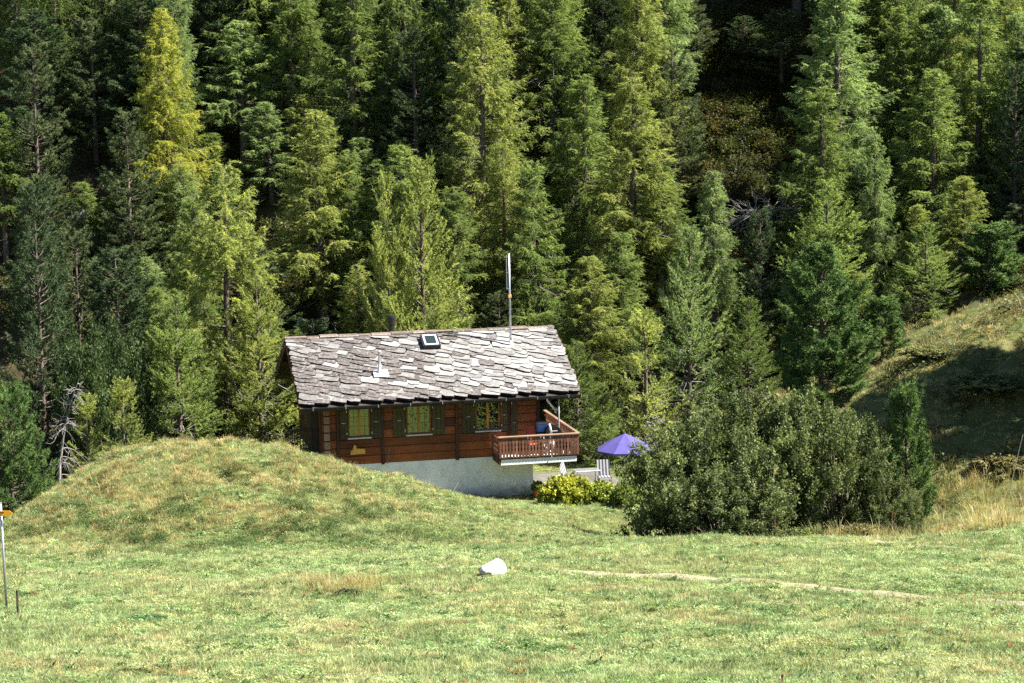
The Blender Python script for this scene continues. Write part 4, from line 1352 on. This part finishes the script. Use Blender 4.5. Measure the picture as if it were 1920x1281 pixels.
for k in range(nseg):
    a, b = ring[k], ring[(k + 1) % nseg]
    val.poly([(a[0] * 1.003, a[1] * 1.003, zc), (b[0] * 1.003, b[1] * 1.003, zc), (b[0] * 1.003, b[1] * 1.003, zc - 0.07), (a[0] * 1.003, a[1] * 1.003, zc - 0.07)], [(0, 1, 2, 3)])
val.build('valance', M['purple'], t)
MB().tube([(0, 0, 0), (0, 0, zc + 0.74)], 0.024, 8).build('pole', M['metal_grey'], t)
MB().lathe([(0.0, 0.0), (0.28, 0.0), (0.26, 0.36), (0.05, 0.40), (0.0, 0.40)], 12).build('base', M['metal_dark'], t)
for k in range(nseg):
    MB().tube([(0, 0, zc + 0.62), (ring[k][0] * 0.98, ring[k][1] * 0.98, zc - 0.02)], 0.010, 5).build('rib', M['metal_grey'], t)

p = hit(1010, 936)
t = empty('flower_pot', (p[0], p[1], p[2]), 0, "orange terracotta pot on the grass at the chalet corner", 'flower pot')
MB().lathe([(0.0, 0.0), (0.15, 0.0), (0.21, 0.36), (0.24, 0.37), (0.24, 0.43), (0.2, 0.43), (0.19, 0.38), (0.0, 0.37)], 14).build('pot', M['orange'], t, smooth=True)
o = link('plant', GB[1], t, (0, 0, 0.36), (0.16, 0.2, 0.05)); o.scale = (0.3, 0.3, 0.35)

# vent pipe hood on the plaster wall and stick leaning at its foot
t = hthing('vent_hood', 5.1, FY - 0.2, gzf(*hw(5.1, FY - 0.2, 0)[:2]), "small white vent hood with dark top at the base wall", 'vent')
MB().tube([(0, 0, -0.3), (0, 0, 0.42)], 0.17, 12).build('vent_tube', M['white_paint'], t, smooth=True)
MB().lathe([(0.20, 0.42), (0.20, 0.47), (0.12, 0.56), (0.0, 0.58)], 12).build('hood_cap', M['metal_dark'], t, smooth=True)
x_, y_, z_ = hw(6.25, FY - 0.45, 0); z_ = gzf(x_, y_)
st = MB().tube([(0, 0, -0.05), (0.22, 0.1, 0.3), (0.50, 0.32, 0.72)], [0.022, 0.020, 0.014], 6).build('stick', M['bark_grey'], None, loc=(x_, y_, z_))
tag(st, "thin pale stick leaning against the white base wall", 'stick')

# ------------------------------------------------------------------ meadow furniture
p = hit(13, 1146)
t = empty('signpost', p, 0, "grey metal hiking signpost with yellow arrow at the left edge", 'signpost')
hp = 210 / (FPX / p[1])
MB().tube([(0, 0, -0.3), (-0.03, 0, hp)], 0.032, 10).build('pole', M['metal_grey'], t, smooth=True)
MB().lathe([(0.034, 0), (0.036, 0.03), (0.0, 0.045)], 10, (-0.03, 0, hp)).build('cap', M['metal_grey'], t)
hs_ = hp - 0.24
sg = MB().prism([(-0.42, hs_ - 0.07), (0.20, hs_ - 0.07), (0.28, hs_), (0.20, hs_ + 0.07), (-0.42, hs_ + 0.07)], -0.055, -0.042).build('arrow_board', M['yellow_sign'], t)
for k, (a, b, z) in enumerate(((-0.36, 0.06, 0.028), (-0.36, -0.02, -0.028))):
    MB().box(a, b, -0.058, -0.0555, hs_ + z - 0.009, hs_ + z + 0.009).build('lettering', M['black'], sg)
MB().box(-0.05, 0.03, -0.041, 0.036, hs_ - 0.03, hs_ + 0.03).build('bracket', M['metal_grey'], t)

def stake(px, py, hpx, r, mat, label, lean=0.0, name='stake', cat='stake', Y=None):
    p = hit(px, py)
    if Y: p = np.array([(px - 960) / FPX * Y * 1.005, Y, gzf((px - 960) / FPX * Y * 1.005, Y)])
    h = hpx / (FPX / p[1])
    n = 6
    P = [(lean * h * (k / n), 0.01 * math.sin(k * 1.7), -0.2 + (h + 0.2) * k / n) for k in range(n + 1)]
    o = MB().tube(P, [r * (1 + 0.12 * math.sin(k * 2.3)) for k in range(n + 1)], 7).build(name, mat, None, loc=p)
    tag(o, label, cat)
stake(34, 1152, 48, 0.03, M['dark_stake'], "short dark wooden stake beside the signpost")
stake(1454, 975, 56, 0.024, M['rust'], "rusty iron fence post in front of the willow thicket", name='fence_post', cat='post', Y=71.2)
stake(1677, 928, 70, 0.024, M['rust'], "rusty iron fence post right of the willow thicket", name='fence_post', cat='post', Y=72.4)
stake(1467, 1290, 26, 0.022, M['rust'], "red-brown stake at the bottom edge of the meadow")
stake(1888, 935, 120, 0.014, M['metal_grey'], "thin grey pole leaning on the bank at right edge", lean=0.24, name='thin_pole', cat='pole')

def rock(name, px, py, size, seed, label, mat, color=None):
    import bmesh
    bm = bmesh.new()
    bmesh.ops.create_icosphere(bm, subdivisions=3, radius=1.0)
    r = random.Random(seed)
    planes = [(Vector((r.gauss(0, 1), r.gauss(0, 1), r.gauss(0.3, 1))).normalized(), r.uniform(0.5, 0.85)) for _ in range(11)]
    for v in bm.verts:
        for n_, d_ in planes:
            e = v.co.dot(n_) - d_
            if e > 0: v.co -= n_ * e
        v.co += Vector((r.gauss(0, 1), r.gauss(0, 1), r.gauss(0, 1))) * 0.012
        v.co.x *= size[0]; v.co.y *= size[1]; v.co.z *= size[2]
    me = bpy.data.meshes.new(name); bm.to_mesh(me); bm.free()
    me.materials.append(mat)
    p = hit(px, py)
    o = link(name, me, None, (p[0], p[1], p[2] + size[2] * 0.25))
    tag(o, label, 'rock')
    return o
rock('boulder', 921, 1080, (0.46, 0.40, 0.42), 4, "pale white boulder lying beside the path in the meadow", M['rock'])
rock('stone', 1648, 1160, (0.07, 0.07, 0.06), 8, "small white stone in the grass at lower right", M['rock'])
rock('stone', 1893, 1107, (0.07, 0.07, 0.06), 9, "little white stone near the right end of the path", M['rock'])
rock('stone', 1440, 990, (0.16, 0.12, 0.10), 10, "pale flat stone at the edge of the willow thicket", M['rock'])
rock('stone', 612, 1088, (0.14, 0.12, 0.06), 12, "grey flat stone at the dark hollow left of the boulder", M['rock'])
bush('grass_tussock', 650, 1100, hit(650, 1118)[1], 50, 15, (0.09, 0.10, 0.045), "dark leafy tussock over a small hollow left of the boulder", GB, cat='plant')
bush('grass_tussock', 455, 1105, hit(455, 1122)[1], 90, 12, (0.14, 0.17, 0.08), "grey-green low plant clump in the left meadow", GB, cat='plant')
bush('grass_tussock', 275, 1150, hit(275, 1166)[1], 90, 12, (0.08, 0.16, 0.065), "blue-green patch of plants near the signpost", GB, cat='plant')

# ------------------------------------------------------------------ grass: tufts scattered by geometry nodes
def tuft_mesh(name, seed, n, h, spread, w, mat, lean=0.5, seg=2):
    r = np.random.default_rng(seed)
    V, Qd, T = [], [], []
    for i in range(n):
        a = r.uniform(0, 6.28); q = spread * math.sqrt(r.random())
        b = np.array([q * math.cos(a), q * math.sin(a), -0.02])
        d = np.array([math.cos(a + r.normal() * 1.2), math.sin(a + r.normal() * 1.2), 0]) * lean * r.uniform(0.2, 1.2)
        hh = h * r.uniform(0.5, 1.15)
        s = np.array([-math.sin(a + r.normal()), math.cos(a + r.normal()), 0]) * w * 0.5
        k = len(V)
        mid = b + np.array([0, 0, hh * 0.55]) + d * hh * 0.35
        tip = b + np.array([0, 0, hh * (1 - 0.3 * lean)]) + d * hh
        V += [b - s, b + s, mid + s * 0.8, mid - s * 0.8, tip]
        Qd.append((k, k + 1, k + 2, k + 3)); T.append((k + 3, k + 2, k + 4))
    return mesh_np(name, np.array(V), tris=np.array(T), quads=np.array(Qd), mat=mat)

def weed_mesh(name, seed, n, r0, ll, lw, mat, h=0.06):
    r = np.random.default_rng(seed)
    V, Qd = [], []
    for i in range(n):
        a = r.uniform(0, 6.28); q = r0 * math.sqrt(r.random())
        b = np.array([q * math.cos(a), q * math.sin(a), r.uniform(0, h)])
        az = r.uniform(0, 6.28); el = r.uniform(-0.1, 0.9)
        d = np.array([math.cos(az) * math.cos(el), math.sin(az) * math.cos(el), math.sin(el)])
        s = np.cross(d, [0, 0, 1.0]); s /= np.linalg.norm(s) + 1e-6
        L, Wd = ll * r.uniform(0.6, 1.2), lw * r.uniform(0.7, 1.2)
        k = len(V)
        V += [b, b + d * L * 0.5 + s * Wd * 0.5, b + d * L - np.array([0, 0, L * 0.2]), b + d * L * 0.5 - s * Wd * 0.5]
        Qd.append((k, k + 1, k + 2, k + 3))
    return mesh_np(name, np.array(V), quads=np.array(Qd), mat=mat)

def scatter(name, P, scl, rot, meshes, label, cat, seed=0):
    n = len(P)
    me = bpy.data.meshes.new(name)
    me.vertices.add(n)
    me.vertices.foreach_set("co", np.asarray(P, np.float32).ravel())
    a = me.attributes.new("scl", 'FLOAT', 'POINT'); a.data.foreach_set("value", np.asarray(scl, np.float32))
    a = me.attributes.new("rot", 'FLOAT_VECTOR', 'POINT'); a.data.foreach_set("vector", np.asarray(rot, np.float32).ravel())
    a = me.attributes.new("idx", 'INT', 'POINT'); a.data.foreach_set("value", np.random.default_rng(seed).integers(0, len(meshes), n).astype(np.int32))
    me.update()
    ng = bpy.data.node_groups.new(name, 'GeometryNodeTree')
    ng.interface.new_socket("Geometry", in_out='INPUT', socket_type='NodeSocketGeometry')
    ng.interface.new_socket("Geometry", in_out='OUTPUT', socket_type='NodeSocketGeometry')
    gi, go = ng.nodes.new("NodeGroupInput"), ng.nodes.new("NodeGroupOutput")
    iop = ng.nodes.new("GeometryNodeInstanceOnPoints")
    join = ng.nodes.new("GeometryNodeJoinGeometry")
    for k, m in enumerate(meshes):
        src = bpy.data.objects.new(name + "_tuft", m)
        oi = ng.nodes.new("GeometryNodeObjectInfo")
        oi.inputs["Object"].default_value = src
        oi.inputs["As Instance"].default_value = False
        g2i = ng.nodes.new("GeometryNodeGeometryToInstance")
        ng.links.new(oi.outputs["Geometry"], g2i.inputs[0])
        ng.links.new(g2i.outputs[0], join.inputs[0])
    def attr(nm, t):
        x = ng.nodes.new("GeometryNodeInputNamedAttribute"); x.data_type = t
        x.inputs["Name"].default_value = nm
        return x.outputs["Attribute"]
    ng.links.new(gi.outputs[0], iop.inputs["Points"])
    ng.links.new(join.outputs[0], iop.inputs["Instance"])
    iop.inputs["Pick Instance"].default_value = True
    ng.links.new(attr("idx", 'INT'), iop.inputs["Instance Index"])
    ng.links.new(attr("rot", 'FLOAT_VECTOR'), iop.inputs["Rotation"])
    ng.links.new(attr("scl", 'FLOAT'), iop.inputs["Scale"])
    ng.links.new(iop.outputs[0], go.inputs[0])
    o = link(name, me)
    md = o.modifiers.new("scatter", 'NODES'); md.node_group = ng
    tag(o, label, cat, kind="stuff")
    return o

rg = np.random.default_rng(77)
def sample(n, y0, y1, xmargin=1.12, power=1.0):
    """points over the meadow, denser towards the viewer"""
    u = rg.random(n)
    y = (y0 ** (1 - power) + u * (y1 ** (1 - power) - y0 ** (1 - power))) ** (1 / (1 - power)) if power != 1 else y0 * (y1 / y0) ** u
    x = rg.uniform(-0.245, 0.245, n) * y * xmargin
    return x, y

def inside_house(x, y):
    dx, dy = x - HO[0], y - HO[1]
    c, s_ = math.cos(YAW), math.sin(YAW)
    lx, ly = dx * c + dy * s_, -dx * s_ + dy * c
    return ((lx > 1.1) & (lx < 10.2) & (ly > 0.85) & (ly < 9)) | ((lx > 10.1) & (lx < 14.4) & (ly > -0.5) & (ly < 4.7))

def finish(x, y, keep):
    x, y = x[keep], y[keep]
    n = len(x)
    rot = np.stack([rg.normal(size=n) * 0.12, rg.normal(size=n) * 0.12, rg.uniform(0, 6.28, n)], -1)
    return np.stack([x, y, gz(x, y)], -1), rot, n

# short green turf
G = [tuft_mesh('turf', 1 + k, 26, 0.11, 0.13, 0.009, M['grass'], 0.8) for k in range(5)]
x, y = sample(150000, 33, 101)
bkm = np.interp(x, BX, BH) * sstep((y - 76) / 8)
keep = (rg.random(len(x)) > 0.45 * np.clip(bkm / 1.5, 0, 1)) & ((path_dist(x, y) > -0.25 + 0.45 * rg.random(len(x))) | (rg.random(len(x)) < 0.42)) & ~inside_house(x, y)
P, rot, n = finish(x, y, keep)
scatter('meadow_grass', P, rg.uniform(0.6, 1.25, n) * (0.8 + 0.5 * fbm(P[:, 0] / 3, P[:, 1] / 3, 5, 3)), rot, G, "short green and straw coloured grass covering the meadow", "grass", 1)
# broad-leaved herbs
Wd = [weed_mesh('herb', 11 + k, 26, 0.13, 0.055, 0.032, M['weed']) for k in range(4)]
x, y = sample(60000, 33, 96)
keep = (fbm(x / 2.5, y / 2.5, 41, 3) > 0.46) & (path_dist(x, y) > 0.15) & ~inside_house(x, y)
P, rot, n = finish(x, y, keep)
scatter('meadow_herbs', P, rg.uniform(0.6, 1.3, n), rot, Wd, "broad leaved clover and herbs among the meadow grass", "herbs", 2)
# dry tufts: on the mound, the bank and in streaks over the meadow
S = [tuft_mesh('straw', 31 + k, 30, 0.26, 0.12, 0.009, M['straw'], 0.9) for k in range(4)]
x, y = sample(110000, 33, 106)
mh = np.interp(x, MX, MH) * sstep((y - 66.5) / 8) * (1 - sstep((y - 84) / 5))
bk = np.interp(x, BX, BH) * sstep((y - 74) / 6)
dens = 0.05 + 0.85 * np.clip(mh / 2.0, 0, 1) + 0.9 * np.clip(bk / 2.0, 0, 1) + 0.5 * (fbm(x / 4, y / 3, 51, 3) > 0.6)
keep = (rg.random(len(x)) < dens * (0.25 + 1.1 * (fbm(x / 1.6, y / 1.6, 61, 3) > 0.47))) & (path_dist(x, y) > -0.05) & ~inside_house(x, y)
P, rot, n = finish(x, y, keep)
big = 0.55 + 0.35 * np.clip(np.interp(P[:, 0], BX, BH) * sstep((P[:, 1] - 72) / 6) / 2.0, 0, 1.3) + 0.5 * np.clip(np.interp(P[:, 0], MX, MH) * sstep((P[:, 1] - 66) / 8) / 2.5, 0, 1)
scatter('dry_grass', P, rg.uniform(0.6, 1.2, n) * big, rot, S, "dry straw tufts on the mound, the bank and the meadow", "grass", 3)
# dark leafy tussocks on the mound's flank, also standing in for shadows of rough ground
DK = [weed_mesh('tussock', 21 + k, 40, 0.22, 0.08, 0.04, foliage_mat('tussock_leaf', (0.075, 0.115, 0.032), 0.2, use_color=False), 0.16) for k in range(3)]
x, y = sample(22000, 60, 86)
mh = np.interp(x, MX, MH) * sstep((y - 66) / 6) * (1 - sstep((y - 80) / 4))
low = 1 - 0.75 * sstep((y - 73) / 4)
keep = (rg.random(len(x)) < np.clip(mh / 1.2, 0, 1) * low) & (fbm(x / 1.1, y / 1.1, 91, 3) > 0.49)
P, rot, n = finish(x, y, keep)
scatter('mound_tussocks', P, rg.uniform(0.4, 1.2, n), rot, DK, "dark leafy tussocks on the mound's flank", "tussocks", 4)
# long pale stalks below the thicket and on the bank
LS = [tuft_mesh('stalks', 61 + k, 16, 0.75, 0.2, 0.012, M['straw'], 0.55) for k in range(3)]
pts = []
for px, py, rad, m in ((1620, 960, 1.2, 30), (1560, 965, 0.9, 16), (1690, 950, 1.1, 26), (1760, 930, 1.5, 40), (1840, 920, 1.6, 50), (1900, 930, 1.6, 50), (1480, 980, 1.0, 14), (1880, 985, 1.5, 30), (1790, 985, 1.2, 20),
                       (690, 1100, 0.6, 50), (640, 1108, 0.8, 60), (600, 1095, 0.5, 26), (740, 1095, 0.4, 8), (420, 1090, 0.8, 8), (250, 1120, 0.8, 10), (1080, 1105, 0.5, 5), (1430, 1095, 0.4, 6)):
    c = hit(px, py)
    if 1440 < px < 1720 and py < 1000: c = np.array([(px - 960) / FPX * 71.6, 71.6, 0]); m = int(m * 1.6)
    q = rg.normal(size=(m, 2)) * np.array([1.0, 0.6 if 1440 < px < 1720 else 1.0]) * rad * 0.6 + c[:2]
    pts.append(q)
q = np.concatenate(pts)
P, rot, n = finish(q[:, 0], q[:, 1], np.ones(len(q), bool))
sc2 = np.where(P[:, 1] < 66, rg.uniform(0.4, 0.75, n), rg.uniform(0.6, 1.2, n))
scatter('tall_stalks', P, sc2, rot, LS, "tall dry stalks along the thicket edge and hollow", "stalks", 5)
# undergrowth on the wooded slope
U = [weed_mesh('undergrowth', 71 + k, 70, 0.45, 0.14, 0.07, M['under'], 0.35) for k in range(3)] + [tuft_mesh('fern', 81, 40, 0.6, 0.35, 0.02, M['under'], 1.0)]
n0 = 30000
x = rg.uniform(-42, 42, n0); y = rg.uniform(98, 136, n0)
x[:1200] = rg.uniform(14.5, 30, 1200); y[:1200] = rg.uniform(79, 98, 1200)
x[1200:4200] = rg.uniform(8.5, 17.5, 3000); y[1200:4200] = rg.uniform(106, 131, 3000)
keep = (rg.random(n0) < np.where((np.arange(n0) > 1200) & (np.arange(n0) < 4200), 0.8, 0.35) + 0.6 * (fbm(x / 3, y / 3, 15, 3) > 0.5)) & ~inside_house(x, y) & ((x < 9) | (y > 101 + 3 * rg.random(n0)) | (np.arange(n0) < 350))
P, rot, n = finish(x, y, keep)
scatter('forest_undergrowth', P, rg.uniform(0.7, 1.7, n), rot, U, "bilberry and fern undergrowth covering the forest floor", "undergrowth", 6)

# red-brown dock and scattered taller tufts in the near meadow
RD = [weed_mesh('dock', 95 + k, 14, 0.10, 0.07, 0.03, foliage_mat('dock_leaf', (0.26, 0.10, 0.04), 0.2, use_color=False), 0.12) for k in range(2)]
x, y = sample(6000, 36, 62)
keep = (fbm(x / 1.3, y / 0.7, 141, 3) > 0.66)
P, rot, n = finish(x, y, keep)
scatter('dock_patches', P, rg.uniform(0.5, 1.1, n), rot, RD, "small red-brown dock patches in the near meadow", "plants", 8)
TT_ = [tuft_mesh('tall_tuft', 111 + k, 34, 0.24, 0.12, 0.009, M['grass'], 0.6) for k in range(3)]
x, y = sample(9000, 34, 88)
keep = (fbm(x / 2, y / 1.5, 151, 3) > 0.52) & (path_dist(x, y) > 0.0) & ~inside_house(x, y)
P, rot, n = finish(x, y, keep)
scatter('tall_grass', P, rg.uniform(0.6, 1.2, n), rot, TT_, "taller grass tufts scattered over the meadow", "grass", 9)

# single plants that stand out of the turf: dark rosettes and thin seed stalks
RO = [weed_mesh('rosette', 171 + k, 13, 0.07, 0.17, 0.055, foliage_mat('rosette_leaf', (0.085, 0.15, 0.045), 0.25, use_color=False), 0.05) for k in range(3)]
x, y = sample(5200, 34, 80)
keep = (fbm(x / 2.2, y / 1.6, 181, 3) > 0.5) & (path_dist(x, y) > 0.1) & ~inside_house(x, y)
P, rot, n = finish(x, y, keep)
scatter('meadow_rosettes', P, rg.uniform(0.5, 1.2, n), rot, RO, "dark leaf rosettes dotted over the meadow", "plants", 11)
SS = [tuft_mesh('seed_stalk', 191 + k, 4, 0.42, 0.05, 0.010, M['straw'], 0.35) for k in range(3)]
x, y = sample(5200, 34, 82)
keep = (fbm(x / 3.0, y / 2.0, 201, 3) > 0.5) & (path_dist(x, y) > 0.05) & ~inside_house(x, y)
P, rot, n = finish(x, y, keep)
scatter('seed_stalks', P, rg.uniform(0.5, 1.1, n), rot, SS, "thin dry seed stalks standing out of the meadow grass", "grass", 12)
